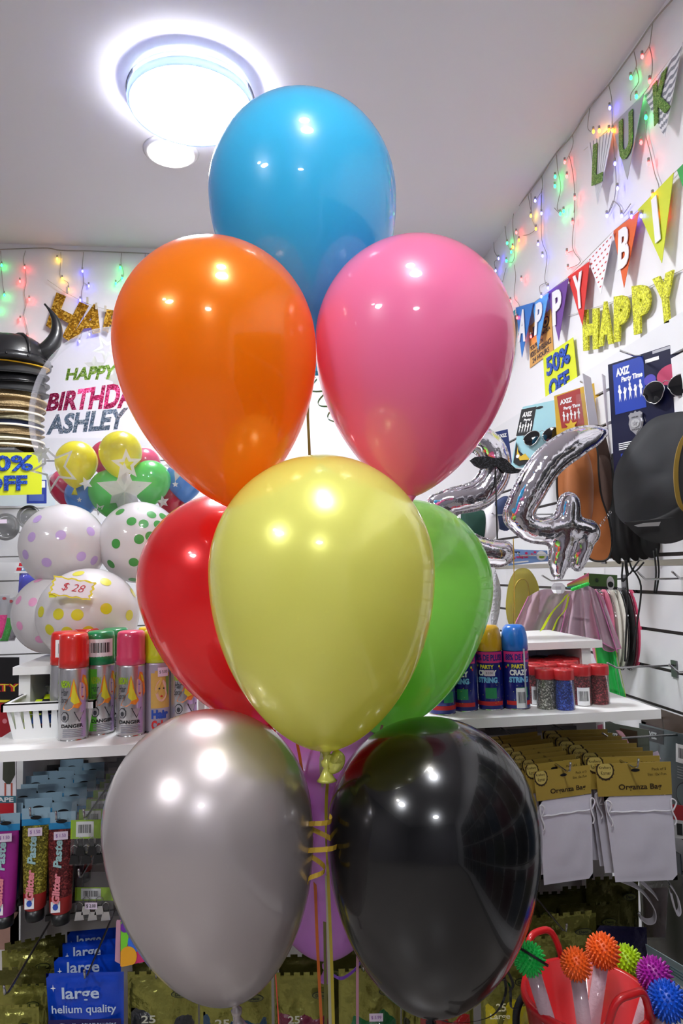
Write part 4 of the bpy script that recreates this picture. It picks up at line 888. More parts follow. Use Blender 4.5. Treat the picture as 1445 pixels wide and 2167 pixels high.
# the dark blue police card
t = thing('costume_card', 'large dark blue police costume card with sunglasses and a silver badge', 'costume card', at(1290, 990, 1.75))
A = at(1286, 772, 1.75); B = at(1445, 718, 1.56); B.z = A.z+.004; L_ = at(1303, 1060, 1.75); L_.y = A.y; d = L_-A; E2 = B+(B-A)*.12
q = Q(A, E2, A+d, E2+d); mb = MB(); slab(mb, q, mat('dark blue police print', (22, 26, 66), .3, coat=.4, var=.6, bscale=7), .003)
BP = mat('cobalt print', (36, 66, 170), .35); rect(mb, q, .06, .62, .44, .985, BP, .0006); text(mb, q, 'AXIZ', .10, .89, .27, .95, WINK, .0012, .05); text(mb, q, 'Party Time', .16, .83, .42, .88, WINK, .0012, .05, 0, None, .1); people(mb, q, .10, .70, .42, .83)
poly(mb, q, [(.55, .995), (.9, .995), (.9, .975), (.55, .975)], mat('blister edge', (190, 190, 198), .2), .0008)
disc(mb, q, .74, .80, .16, .07, mat('red glow print', (190, 60, 100), .4), .0006); disc(mb, q, .50, .80, .07, .04, mat('violet glow print', (80, 70, 180), .4), .0007)
for i, (s_, u1) in enumerate((('POLICE KIT', .5), ('INCLUDES:', .42), ('SUNGLASSES', .38), ('HAT', .25), ('BADGE', .3))): text(mb, q, s_, .1, .30-i*.045, u1, .33-i*.045, BP, .001, .03)
for i in range(4): rect(mb, q, .08, .40-i*.014, .34, .407-i*.014, WINK, .001)
rect(mb, q, .46, .925, .62, .95, WINK, .001); mb.build('card', t)
rt = (q.TR-q.TL).normalized(); up_ = (q.TL-q.BL).normalized()
def shield(t, c, sc, rt, up_, out):
    P = [(-.5, .62), (-.32, .78), (-.12, .72), (0, .86), (.12, .72), (.32, .78), (.5, .62), (.44, .36), (.52, .05), (.42, -.35), (.16, -.62), (0, -.82), (-.16, -.62), (-.42, -.35), (-.52, .05), (-.44, .36)]
    SV = mat('silver plastic', (205, 205, 210), .3, .8); m_ = MB(); m_.ext([c+rt*(x*sc)+up_*(y*sc)+out*.006 for x, y in P], -out*.004, SV); m_.ext([c+rt*(x*sc*.86)+up_*(y*sc*.86)+out*.008 for x, y in P], -out*.002, SV)
    qq = Fn(lambda u, v, w=0: c+rt*((u-.5)*sc)+up_*((v-.5)*sc*1.4)+out*(.008+w)); m_.ext([qq(.5+.3*math.cos(2*PI*i/24), .5+.2*math.sin(2*PI*i/24), .002) for i in range(24)], -out*.002, mat('silver plastic light', (225, 225, 228), .3, .6))
    poly(m_, qq, [(.5+.22*x, .5+.15*y) for x, y in star()], SV, .003); text(m_, qq, 'OFFICER', .26, .77, .74, .83, BLACKM, .001, .03); text(m_, qq, 'POLICE', .24, .18, .76, .24, BLACKM, .001, .03); m_.build('badge', t)
c = at(1340, 885, 1.62); shield(t, q(.32, .52, .001), .040, rt, up_, q.n)
sunglasses(t, q(.72, .71, .006), rt, up_, q.n, 1.05)
# light blue card
t = thing('costume_card', 'light blue pilot costume card with sunglasses and a winged badge', 'costume card', at(1080, 985, 2.3))
q = pxq((1106, 861), (1190, 843), (1080, 990), (1170, 990), lambda x, y: at(x, y, 2.3-(x-1080)*.0008)); mb = MB(); slab(mb, q, mat('light blue card front', (160, 208, 218), .4), .003)
rect(mb, q, -.02, .52, .36, .96, mat('black card', (16, 14, 18), .4), .0006); text(mb, q, 'AXIZ', .04, .82, .28, .9, WINK, .0012, .05); text(mb, q, 'Party', .10, .74, .28, .79, WINK, .0012, .05); people(mb, q, .0, .56, .34, .75)
disc(mb, q, .44, .93, .1, .02, BLACKM, .001); mb.build('card', t)
rt = (q.TR-q.TL).normalized(); up_ = (q.TL-q.BL).normalized(); sunglasses(t, q(.62, .48, .006), rt, up_, q.n, .95)
mb = MB(); mb.ext([q(u, v, .006) for u, v in ((.02, .42), (.12, .28), (.5, .08), (.2, .03), (.05, .08))], -q.n*.003, mat('black badge cloth', (20, 20, 22), .6)); GO = mat('gold badge', (205, 170, 60), .35, .7)
mb.ext([q(u, v, .008) for u, v in ((.08, .36), (.12, .25), (.2, .18), (.16, .14), (.1, .18))], -q.n*.002, GO); mb.ext([q(u, v, .008) for u, v in ((.16, .16), (.3, .22), (.44, .12), (.3, .12), (.2, .11))], -q.n*.002, GO); disc(mb, q, .13, .18, .04, .03, WINK, .009); mb.build('winged_badge', t)
t = thing('costume_card', 'dark navy costume card mostly hidden left of the light blue one', 'costume card', at(1060, 960, 2.6))
q = pxq((1040, 916), (1074, 908), (1046, 985), (1084, 985), lambda x, y: at(x, y, 2.6)); mb = MB(); slab(mb, q, mat('navy card', (38, 52, 110), .4), .003); text(mb, q, 'AXIZ', .3, .8, .9, .9, WINK, .001, .05); mb.build('card', t)
# red and yellow card
t = thing('costume_card', 'red and yellow costume card with a gold star behind the foil number 4', 'costume card', at(1180, 930, 2.05))
q = pxq((1172, 838), (1290, 800), (1182, 980), (1296, 980), lambda x, y: at(x, y, 2.05-(x-1172)*.0007)); mb = MB(); slab(mb, q, mat('golden yellow print', (222, 176, 30), .4, var=.25, bscale=20), .003)
poly(mb, q, [(.05, .98), (.47, .99), (.52, .5), (.1, .5)], mat('brick red print', (165, 36, 34), .4), .0006); text(mb, q, 'AXIZ', .1, .84, .32, .91, WINK, .0012, .05); text(mb, q, 'Party Time', .16, .74, .46, .80, WINK, .0012, .05); people(mb, q, .12, .58, .46, .74)
mb.build('card', t); mb = MB(); mb.ext([q(.28+.13*x, .5+.1*y, .010) for x, y in star(6, 1, .5)], -q.n*.004, mat('gold badge', (205, 170, 60), .35, .7)); mb.build('star_badge', t)
for (a, b, c, d) in (((1233, 790), (1250, 799), (1248, 915), (1268, 915)), ((1274, 791), (1288, 801), (1292, 985), (1304, 985))):
    qq = pxq(a, b, c, d, lambda x, y: at(x, y, 1.92)); mb = MB(); slab(mb, qq, mat('white blister edge', (200, 196, 206), .35), .004); mb.build('blister_edge', t)
qq = pxq((1218, 835), (1256, 828), (1222, 910), (1262, 905), lambda x, y: at(x, y, 1.98)); mb = MB(); pillow(mb, qq, CLEARF, .03); mb.build('clear_pouch', t)
# hats hanging below the cards
def puff(mb, P, cen, out, th, m, rings=7, amp=0, seed=0):
    n = len(P); vs_ = [cen+out*th]; fs = []
    for j in range(1, rings+1):
        s_ = j/rings; h = th*math.sqrt(max(0, 1-s_**2.2))
        for i, p in enumerate(P): w_ = cen+(p-cen)*s_; vs_.append(w_+out*(h+amp*noise.noise(w_*14+V((seed, 0, 0)))*(1-s_**4)))
    fs = [(0, i+1, (i+1) % n+1) for i in range(n)]
    for j in range(rings-1):
        for i in range(n): fs.append((1+j*n+i, 1+(j+1)*n+i, 1+(j+1)*n+(i+1) % n, 1+j*n+(i+1) % n))
    mb.add(vs_, fs, m, True)
def both(name, t, px, Y, th, m, back=.3, amp=0, k=4, seed=0, cen=None, out=V((-.25, -.97, 0))):
    P = [at(x, y, (Y(x, y) if callable(Y) else Y)) for x, y in px]; P = smoothpts(P+[P[0]], k)[:-1]; c = sum(P, V((0, 0, 0)))/len(P)
    if cen: c = at(cen[0], cen[1], Y(*cen) if callable(Y) else Y)
    mb = MB(); puff(mb, P, c, out, th, m, 7, amp, seed); puff(mb, P, c, -out, th*back, m, 5, 0, seed); return mb.build(name, t), P
SUEDE = mat('tan suede', (176, 100, 40), .75, sheen=.3, var=.25, bscale=9); DKBR = mat('dark brown felt', (58, 36, 26), .8); CLOTH = mat('charcoal fabric', (44, 46, 50), .8, sheen=.4, var=.2, bscale=12)
t = thing('cowboy_hat', 'tan suede western hat hanging on edge behind the foil number 4', 'hat', at(1230, 1185, 1.8))
o, P = both('brim', t, [(1200, 930), (1240, 915), (1262, 945), (1266, 1000), (1272, 1050), (1288, 1100), (1295, 1150), (1288, 1180), (1270, 1188), (1245, 1180), (1215, 1140), (1185, 1080), (1178, 1020), (1183, 970)], lambda x, y: 1.82-(x-1180)*.0006, .012, SUEDE, .3, .0, 5, 1, (1232, 1050))
MB().tube(P+[P[0]], .0032, mat('black edge binding', (18, 18, 18), .6), 6).build('edge_binding', t)
both('crown', t, [(1195, 960), (1235, 945), (1252, 990), (1255, 1060), (1246, 1120), (1215, 1110), (1192, 1050)], 1.79, .05, SUEDE, .1, .006, 5, 3)
mb = MB()
for i in range(7):
    a = at(1266+i*4.2, 1117-i*5.5, 1.70); mb.lathe([(.0034, -.001), (.0042, 0), (.0034, .001), (.003, 0), (.0034, -.001)], METAL, a, 10, (i % 2, -1, .3), True)
mb.build('chain_band', t)
t = thing('cowboy_hat', 'dark brown western hat on edge just right of the tan one', 'hat', at(1290, 1180, 1.9))
both('brim', t, [(1250, 900), (1275, 905), (1290, 960), (1302, 1020), (1312, 1090), (1320, 1150), (1305, 1185), (1290, 1170), (1270, 1080), (1255, 990)], 1.92, .01, DKBR, .3, 0, 5); both('crown', t, [(1262, 960), (1290, 975), (1298, 1080), (1280, 1100)], 1.915, .03, DKBR, .5, 0, 5)
for i in range(5):
    x = 1322+i*17; Yh = 1.90-i*.05
    t = thing('black_hat', ['black hat brim nearest the brown hat, hanging on edge', 'second black hat brim from the brown hat', 'middle black hat brim of the five under the cap', 'fourth black hat brim from the brown hat', 'black hat brim nearest the wall, under the cap'][i], 'hat', at(x, 1190, Yh), 'black hats hanging under the charcoal cap')
    both('brim', t, [(x-28, 960), (x+6, 960), (x+18, 1060), (x+20, 1140), (x+6, 1184-i*3), (x-16, 1192-i*3), (x-34, 1150), (x-38, 1050)], lambda a, b, Yh=Yh: Yh, .016, mat('black felt', (18, 18, 20), .75), .4, 0, 5)
t = thing('charcoal_beret', 'big soft charcoal cap with gold edging hanging at the right edge', 'hat', at(1380, 1110, 1.5))
both('crown', t, [(1302, 1085), (1297, 1030), (1305, 985), (1335, 935), (1372, 892), (1410, 876), (1462, 872), (1510, 900), (1520, 1000), (1480, 1072), (1410, 1100), (1345, 1114), (1318, 1106)], lambda x, y: 1.62-(x-1300)*.0007, .030, CLOTH, .3, .022, 5, 2, (1400, 1000))
both('brim', t, [(1320, 1105), (1380, 1098), (1440, 1068), (1500, 1020), (1530, 1060), (1480, 1120), (1420, 1150), (1360, 1140)], 1.47, .01, mat('black felt', (18, 18, 20), .75), .4, 0, 5)
GT = mat('gold edging', (150, 122, 50), .45, .5); P = smoothpts([at(x, y, 1.37) for x, y in ((1462, 905), (1442, 935), (1431, 980), (1431, 1030), (1440, 1070), (1462, 1092))], 5)
MB().ribbon(P, .009, [V((1, -.2, .0))]*len(P), GT, .004).build('gold_edge', t)
both('black_flap', t, [(1462, 905), (1444, 940), (1436, 985), (1436, 1030), (1446, 1068), (1520, 1095), (1540, 950)], 1.375, .006, mat('black felt', (18, 18, 20), .75), .4)
mb = MB(); mb.ext([at(x, y, 1.45) for x, y in ((1342, 1112), (1362, 1107), (1398, 1104), (1394, 1113), (1350, 1115))], (0, .002, 0), mat('grey tag', (150, 148, 146), .6)); mb.build('sewn_tag', t)
t = thing('dangling_string', 'black hat cords dangling over the empty chrome hook', 'cord', at(1330, 1190, 1.75)); CORD = mat('black cord', (12, 12, 13), .7)
mb = MB()
for pts in ([(1325, 1185), (1330, 1215), (1345, 1195), (1352, 1186)], [(1322, 1186), (1328, 1250), (1325, 1330), (1322, 1400)], [(1332, 1190), (1342, 1210), (1362, 1190)], [(1383, 1165), (1388, 1210), (1384, 1255)], [(1389, 1160), (1394, 1210), (1388, 1256)], [(1335, 1200), (1356, 1240), (1348, 1320), (1340, 1380)], [(1318, 1190), (1316, 1230), (1330, 1215)]): mb.tube(smoothpts([at(x, y, 1.62) for x, y in pts], 5), .0022, CORD, 6)
mb.build('cords', t)

# ------------------------------------------------------------------ wings, organza costume, oval packs
t = thing('wing_set', 'bug wing costume set with yellow oval wing and blue header', 'packet', at(1110, 1330, 2.0))
q = pxq((1074, 1162), (1158, 1165), (1076, 1197), (1160, 1187), lambda x, y: at(x, y, 2.0)); mb = MB(); slab(mb, q, mat('periwinkle card', (125, 160, 215), .5), .003)
text(mb, q, 'Bug Wing Set', .06, .36, .5, .56, mat('hot pink ink', (220, 30, 90), .5), .0012, .05); rect(mb, q, .08, .1, .5, .2, WINK, .001); disc(mb, q, .84, .52, .13, .42, WINK, .001); disc(mb, q, .84, .42, .07, .14, mat('lime ink', (150, 190, 30), .4), .0016); rect(mb, q, .12, .78, .3, .86, BLACKM, .001)
for u, v in ((.46, .75), (.6, .65), (.68, .82)): poly(mb, q, [(u+.05*x, v+.13*y) for x, y in star(6, 1, .5)], mat('hot pink ink', (220, 30, 90), .5), .001)
mb.build('header_card', t)
both('wing', t, [(1104, 1202), (1120, 1206), (1136, 1230), (1142, 1262), (1138, 1300), (1122, 1335), (1100, 1342), (1078, 1325), (1070, 1285), (1076, 1235), (1090, 1208)], 2.02, .006, mat('sheer yellow wing', (214, 200, 40), .35, trans=.4), 1, .0, 4)
mb = MB(); mb.tube(smoothpts([at(x, y, 1.995) for x, y in ((1086, 1320), (1088, 1250), (1102, 1226), (1118, 1240), (1120, 1320))], 5), .0022, mat('glitter gold line', (190, 160, 30), .4, .4), 6); mb.build('wing_vein', t)
q = pxq((1072, 1196), (1176, 1190), (1070, 1345), (1170, 1345), lambda x, y: at(x, y, 1.985)); mb = MB(); pillow(mb, q, CLEARF, .05); mb.build('clear_bag', t)
both('white_wing', t, [(1048, 1205), (1060, 1250), (1054, 1310), (1040, 1330), (1040, 1240)], 2.03, .01, mat('white lace', (205, 205, 210), .6, bump=.8, bscale=150), 1)
def organza(n, c, a): return clear(n, c, a, .06, .6, tf=1)
OP, OG, OGR = organza('pink green organza', (206, 176, 190), .72), organza('bright green organza', (70, 225, 110), .62), organza('grey green organza', (180, 190, 170), .7)
t = thing('organza_costume', 'pink and green sheer organza costume with lime ribbons on a hook', 'costume', at(1230, 1240, 1.80))
def drape(name, top, bot, Y, m, folds, amp, edge=None, sag=0):
    mb = MB(); nx, ny = 48, 16; vs_ = []
    T = smoothpts([V((x, y, 0)) for x, y in top], 8); Bm = smoothpts([V((x, y, 0)) for x, y in bot], 8)
    def g(L, u): k = u*(len(L)-1); i = min(int(k), len(L)-2); return L[i].lerp(L[i+1], k-i)
    for j in range(ny+1):
        for i in range(nx+1):
            u, v = i/nx, j/ny; a, b = g(T, u), g(Bm, u); p = a.lerp(b, v); vs_.append(at(p.x+3*math.sin(u*folds*6.3)*v, p.y, Y+amp*math.sin(u*folds*2*PI)*(.25+v)+.01*noise.noise(V((u*4, v*3, folds)))))
    fs = [(j*(nx+1)+i, j*(nx+1)+i+1, (j+1)*(nx+1)+i+1, (j+1)*(nx+1)+i) for j in range(ny) for i in range(nx)]; mb.add(vs_, fs, m, True)
    mb.build(name, t)
    if edge:
        mb = MB(); mb.tube([vs_[j*(nx+1)] for j in range(ny+1)]+[vs_[ny*(nx+1)+i] for i in range(nx+1)]+[vs_[j*(nx+1)+nx] for j in range(ny, -1, -1)], .0013, edge, 6); mb.build('hem', t)
PH = mat('pink hem thread', (226, 130, 190), .5); LH = mat('lime hem thread', (190, 225, 70), .5)
drape('skirt_panel', [(1118, 1262), (1150, 1247), (1200, 1250), (1222, 1250)], [(1078, 1345), (1120, 1345), (1165, 1345), (1192, 1342)], 1.84, OP, 3, .012, PH)
drape('skirt_panel', [(1204, 1262), (1225, 1244), (1244, 1240), (1262, 1250)], [(1184, 1350), (1225, 1352), (1266, 1354), (1306, 1380)], 1.795, OP, 3.5, .014, PH)
drape('skirt_panel', [(1246, 1244), (1262, 1252), (1275, 1262)], [(1268, 1352), (1285, 1378), (1314, 1372)], 1.81, OP, 2, .010, PH)
drape('green_panel', [(1256, 1345), (1280, 1360), (1302, 1375)], [(1272, 1470), (1298, 1478), (1324, 1476)], 1.83, OG, 2, .012, LH)
drape('green_lining', [(1160, 1262), (1180, 1250), (1200, 1252)], [(1122, 1340), (1150, 1345), (1175, 1345)], 1.86, OG, 2, .008)
LR = mat('lime satin ribbon', (205, 225, 30), .3)
MB().ribbon(smoothpts([at(x, y, 1.76) for x, y in ((1200, 1258), (1190, 1272), (1168, 1296), (1146, 1334))], 5), .014, (1, 0, .6), LR, .0008).build('satin_ribbon', t)
MB().ribbon(smoothpts([at(x, y, 1.765) for x, y in ((1203, 1262), (1196, 1290), (1180, 1310), (1170, 1334))], 5), .006, (1, 0, .4), LR, .0008).build('satin_ribbon', t)
mb = MB()
for k in range(8): mb.sphere(at(1212+k*4.4, 1247-k*1.6, 1.77), .0062, mat('neon green cord', (60, 230, 90), .45), 10, 8, (1, .8, .8))
mb.build('gathered_cord', t)
t = thing('header_card', 'green header card with a seal picture behind the organza costume', 'card', at(1270, 1230, 1.86))
q = pxq((1236, 1213), (1306, 1217), (1240, 1246), (1306, 1248), lambda x, y: at(x, y, 1.87)); mb = MB(); slab(mb, q, mat('leaf green print', (88, 130, 60), .5, var=.5, bscale=30), .003); rect(mb, q, 0, 0, 1, .18, mat('black card', (16, 14, 18), .4)); disc(mb, q, .78, .42, .12, .48, WINK, .001); disc(mb, q, .78, .34, .09, .2, BLACKM, .0016); poly(mb, q, [(.36+.07*x, .58+.18*y) for x, y in star(8, 1, .6)], mat('dark green ink', (20, 50, 30), .5), .001); mb.build('card', t)
t = thing('header_card', 'small rainbow header card above the organza costume', 'card', at(1225, 1240, 1.84))
mb = MB()
for i, cc in enumerate(((228, 120, 150), (225, 160, 110), (190, 210, 100), (110, 200, 130), (90, 170, 190))):
    a = i/5; b = (i+1)/5; mb.ext([at(1200+(1-a)*0, 1236+a*8, 1.845), at(1246, 1212+a*34, 1.845), at(1246, 1212+b*34, 1.845), at(1200, 1236+b*8, 1.845)], (0, .002, 0), mat('rainbow %d' % i, cc, .5))
mb.build('card', t)
OV = [(1272, (214, 120, 145), 'pink'), (1288, (216, 130, 150), 'pink'), (1302, (222, 218, 205), 'cream'), (1313, (214, 210, 200), 'cream'), (1330, (26, 24, 26), 'black'), (1343, (205, 70, 105), 'rose'), (1354, (28, 26, 28), 'black'), (1366, (205, 202, 190), 'cream'), (1378, (196, 90, 125), 'rose')]
for i, (x, cc, nm) in enumerate(OV):
    c = at(x-6, 1330, 1.92-i*.012); t = thing('oval_pack', '%s flat oval pack, %s from the left in the row on the hook' % (nm, ORD[i]), 'packet', c, 'oval packs hanging right of the organza costume')
    MB().sphere(c, 1, mat('oval '+nm, cc, .45), 28, 18, (.008, .052, .115)).build('oval', t)
    P = [c+V((.004, .053*math.cos(a), .117*math.sin(a))) for a in [2*PI*k/32 for k in range(33)]]; MB().tube(P, .0018, CLEARF, 5).build('clear_edge', t)
whook('chrome hook carrying the row of oval packs', [(1262, 1248), (1268, 1254)], [1.90, 1.90])

# ------------------------------------------------------------------ right shelf: string cans and glitter shakers
NAVY = mat('navy can', (22, 34, 130), .3, .3, coat=.6); HP = mat('magenta band', (215, 50, 130), .35)
def crazy(label, px, py, cn, cc, rot=0, straw=True):
    b = atz(px, py, zR); r = .0275; H = .172; t = thing('string_spray_can', label, 'spray can', (b.x, b.y, zR), 'party string cans on the right shelf'); hb = H*.70
    can_ = MB().lathe([(r*.94, 0), (r, .004), (r, hb-.006), (r*.95, hb)], NAVY, (b.x, b.y, zR), 40).build('can', t); MB().lathe([(r*1.01, 0), (r*.98, .001), (r*.93, .004), (r*.985, .0055)], METAL, (b.x, b.y, zR), 40).build('bottom_rim', t)
    MB().lathe([(r*.95, hb-.001), (r*1.0, hb), (r*1.0, hb+.02), (r*.94, H-.018), (r*.82, H-.006), (r*.62, H), (r*.3, H+.001), (0, H+.001)], capm(cn, cc), (b.x, b.y, zR), 40).build('cap', t)
    a = math.atan2(EYE.y-b.y, EYE.x-b.x)+rot; q = cylq((b.x, b.y, 0), r, zR, zR+hb, a-1.3, a+1.3); mb = MB()
    rect(mb, q, 0, .80, 1, .985, HP, .0003, 12, 1); text(mb, q, '88% DE PLUS!!', .08, .835, .95, .945, mat('indigo ink', (40, 40, 130), .4), .0008, .04)
    text(mb, q, 'PARTY', .26, .7, .66, .77, mat('yellow ink', (235, 220, 50), .5), .0008, .04); text(mb, q, 'CRAZY', .2, .58, .74, .68, WINK, .0008, .06); text(mb, q, 'STRING', .18, .46, .76, .56, mat('pale blue ink', (120, 190, 235), .5), .0008, .06)
    for u, v, c_ in ((.1, .72, 'red ink'), (.16, .75, 'lime ink'), (.84, .74, 'yellow ink'), (.88, .70, 'red ink')): disc(mb, q, u, v, .03, .022, MC.get(c_) or YCARD, .0008, 8)
    rect(mb, q, .4, .2, .72, .38, mat('green ink', (40, 140, 90), .5), .0006, 4, 1); rect(mb, q, .06, .08, .94, .15, mat('red ink', (205, 40, 40), .5), .0005, 12, 1)
    rnd = random.Random(px)
    for k in range(16): u, v = rnd.random(), .1+.4*rnd.random(); disc(mb, q, u, v, .008, .006, YCARD, .0007, 6)
    mb.build('label_print', can_)
    if straw: mb = MB(); p = q(.62, 0, .003); mb.tube([p+V((0, 0, .004)), p+V((0, 0, hb+.004))], .0018, mat('clear straw', (200, 205, 215), .2, alpha=.6), 6); mb.build('straw', t)
    return t, q
t, q = crazy('party string can with blue cap beside the glitter shakers', 1094, 1497, 'blue', (24, 110, 205), .35)
mb = MB(); barcode(mb, Fn(lambda u, v, w=0: q(.36+.3*u, .03+.34*v, w)), 0, 0, 1, 1, .0012); mb.build('barcode_sticker', t)
t, q = crazy('party string can with yellow cap left of the blue-capped one', 1039, 1498, 'golden', (222, 172, 20), -.1, False)
mb = MB(); rect(mb, q, .40, .58, .66, .68, PRICE, .0014, 4, 1); text(mb, q, '$ 3.50', .44, .61, .62, .65, BLACKM, .0019); mb.build('price_sticker', t)
crazy('party string can half hidden right behind the green balloon', 984, 1501, 'blue', (24, 110, 205), -.3, False)
crazy('party string can farthest left, mostly behind the green balloon', 936, 1508, 'golden', (222, 172, 20), .4, False)
RC = mat('red shaker cap', (186, 40, 44), .4, coat=.3)
def shaker(label, x, Y, gm, bc=False, cap=RC):
    t = thing('glitter_shaker', label, 'glitter shaker', (x, Y, zR), 'glitter shakers on the right shelf'); r = .0185; H = .082
    MB().lathe([(r*.92, 0), (r, .003), (r, H-.02), (r*.95, H-.018)], gm, (x, Y, zR), 28).build('filled_tube', t)
    MB().lathe([(r*1.07, .001), (r*1.08, .003), (r*1.08, H-.02), (r*1.075, H-.02), (r*1.065, .003), (r*1.07, .001)], clear('clear tube wall', haze=.02, gloss=.08, rough=.1, cap=.6), (x, Y, zR), 28).build('clear_wall', t)
    cap_ = MB().lathe([(r*1.1, H-.021), (r*1.14, H-.019), (r*1.14, H-.003), (r*1.08, H), (r*.4, H+.0005), (0, H+.0005)], cap, (x, Y, zR), 32).build('cap', t)
    mb = MB()
    for k in range(7): a = k*PI*2/7; mb.lathe([(0, H+.0008), (.0022, H+.0007)], mat('shaker holes', (120, 20, 24), .6), (x+math.cos(a)*.009, Y+math.sin(a)*.009, zR), 8)
    mb.build('shaker_holes', cap_)
    if bc: a = math.atan2(-Y, -x)+.1; qq = cylq((x, Y, 0), r*1.09, zR, zR+H-.02, a-.6, a+.7); mb = MB(); barcode(mb, qq, 0, .02, 1, .62); mb.build('barcode_sticker', t)
SG, BGL, RGL = glitter('silver glitter', (120, 120, 112), (225, 225, 215), 500), glitter('blue glitter', (30, 60, 165), (70, 110, 230), 500), glitter('maroon glitter', (110, 26, 34), (190, 70, 80), 500)
def sp(px, py): b = atz(px, py, zR); return b.x, b.y
x, y = sp(1157, 1499); shaker('silver glitter shaker at the front left of the shaker group', x, y, SG); x, y = sp(1196, 1501); shaker('blue glitter shaker in the front row', x, y, BGL)
x, y = sp(1233, 1491); shaker('maroon glitter shaker with barcode, right of the blue one', x, y, RGL, True); x, y = sp(1270, 1489); shaker('maroon glitter shaker at the right end of the group', x, y, RGL)
x, y = sp(1136, 1488); shaker('maroon glitter shaker with barcode beside the blue-capped can', x, y, RGL, True)
bx, by = sp(1160, 1487); k = 0
for r_ in range(4):
    for i in range(4 if r_ < 2 else 3):
        if r_ == 0 and i > 1: continue
        if r_ == 1 and i > 2: continue
        shaker('red-capped glitter shaker, %s row behind the front ones, %s from the left' % (ORD[r_], ORD[i]), bx+.006+(i-.5*(r_ % 2))*.0425+r_*.004, by+.012+r_*.040, RGL if (i+r_) % 3 else SG, False, RC if not (r_ == 3 and i == 1) else mat('black shaker cap', (40, 22, 24), .4))
for nm, poly_, cc, lb in (('green_pack', [(975, 1075), (1030, 1085), (1028, 1140), (980, 1140)], (14, 62, 50), 'dark green costume piece hanging behind the foil number 2'), ('white_cap', [(1024, 1080), (1044, 1060), (1060, 1090), (1050, 1135), (1022, 1145)], (222, 220, 224), 'white cap hanging between the two foil numbers'), ('navy_cap', [(1042, 1066), (1066, 1050), (1080, 1060), (1078, 1120), (1048, 1112)], (40, 54, 92), 'navy cap hanging beside the left edge of the foil number 4')):
    t = thing(nm, lb, 'costume', at(poly_[0][0], poly_[0][1], 2.2)); both('body', t, poly_, 2.15, .03, mat(nm+' cloth', cc, .7), .4, .004, 5)

# ================================================================== UNDER THE LEFT SHELF: TUBES AND CLIP PACKS
LBL = mat('pale blue header', (150, 182, 200), .45); CYN = mat('cyan band', (40, 140, 195), .45)
def tubeproto(label, px, py, Y, gm, base_m, group):
    """flat-topped tube of glitter glue: px,py = top centre of its header"""
    c = at(px, py, Y); t = thing('glitter_tube', label, 'glitter glue tube', c, group); w_, hh, L_ = .052, .032, .150
    q = Q(c+V((-w_/2, 0, 0)), c+V((w_/2, 0, 0)), c+V((-w_/2, 0, -hh)), c+V((w_/2, 0, -hh)))
    mb = MB(); slab(mb, q, LBL, .0012); rect(mb, q, 0, 0, 1, .38, CYN, .0004); disc(mb, q, .5, .45, .2, .12, BLACKM, .0006); mb.build('header', t)
    vs_ = []; n = 24; st = [(0, .024, .002), (.01, .0245, .005), (.04, .0240, .010), (.08, .0225, .014), (.12, .0210, .017), (.148, .0198, .0185), (.15, .0175, .0175)]
    for d, rx, ry in st:
        for i in range(n): a = 2*PI*i/n; vs_.append(c+V((rx*math.cos(a), ry*math.sin(a), -hh-d)))
    fs = [(j*n+i, (j+1)*n+i, (j+1)*n+(i+1) % n, j*n+(i+1) % n) for j in range(len(st)-1) for i in range(n)]
    k = 4*n
    mb = MB(); mb.add(vs_, [f for f in fs if f[0] < k], gm, True); mb.add(vs_, [f for f in fs if f[0] >= k]+[tuple(range((len(st)-1)*n, len(st)*n))], base_m, True)
    q2 = Fn(lambda u, v, w=0: c+V((.012-.024*v, -(.0045+.0175*min(1, (.015+.115*(1-u))/.13)**.8)-w+.0015, -hh-.015-.115*(1-u)))) 
    text(mb, q2, 'Glitter', .02, .35, .48, .95, mat('pink ink', (220, 130, 140), .5), .002, .05, 0, None, .2); text(mb, q2, 'Paste', .55, .3, .98, .95, mat('pale teal ink', (150, 185, 185), .5), .002, .04, 0, None, .2)
    q3 = Fn(lambda u, v, w=0: c+V((-.013+.017*u, -.0185-w, -hh-.145+.02*v))); rect(mb, q3, 0, 0, 1, 1, WINK, .0); disc(mb, q3, .5, .5, .3, .3, mat('blue ink', (40, 80, 180), .5), .0006, 8)
    mb.build('tube', t)
    MB().lathe([(.0165, 0), (.0172, .002), (.0168, .020), (.0, .020)][::-1], mat('black tube cap', (18, 20, 20), .35), c+V((0, 0, -hh-.171)), 24).build('cap', t)
    q4 = Fn(lambda u, v, w=0: c+V((-.011+.026*u, -.0075-w, -hh-.016+.015*v))); mb = MB(); rect(mb, q4, 0, 0, 1, 1, PRICE, .004); text(mb, q4, '$ 1.50', .15, .25, .85, .75, mat('violet ink', (150, 90, 170), .5), .0046); mb.build('price_sticker', t)
    return t
GC = {'gold': glitter('olive gold glitter gel', (120, 112, 30), (190, 180, 70), 400, .3, .3), 'maroon': glitter('maroon glitter gel', (100, 34, 36), (150, 60, 60), 400, .3, .3), 'magenta': mat('magenta gel', (150, 30, 130), .3), 'navy': mat('navy gel', (26, 44, 92), .3), 'wine': mat('dark wine gel', (50, 18, 34), .3), 'green': mat('dark green gel', (18, 50, 38), .3)}
RB = mat('dark red base', (150, 34, 32), .4)
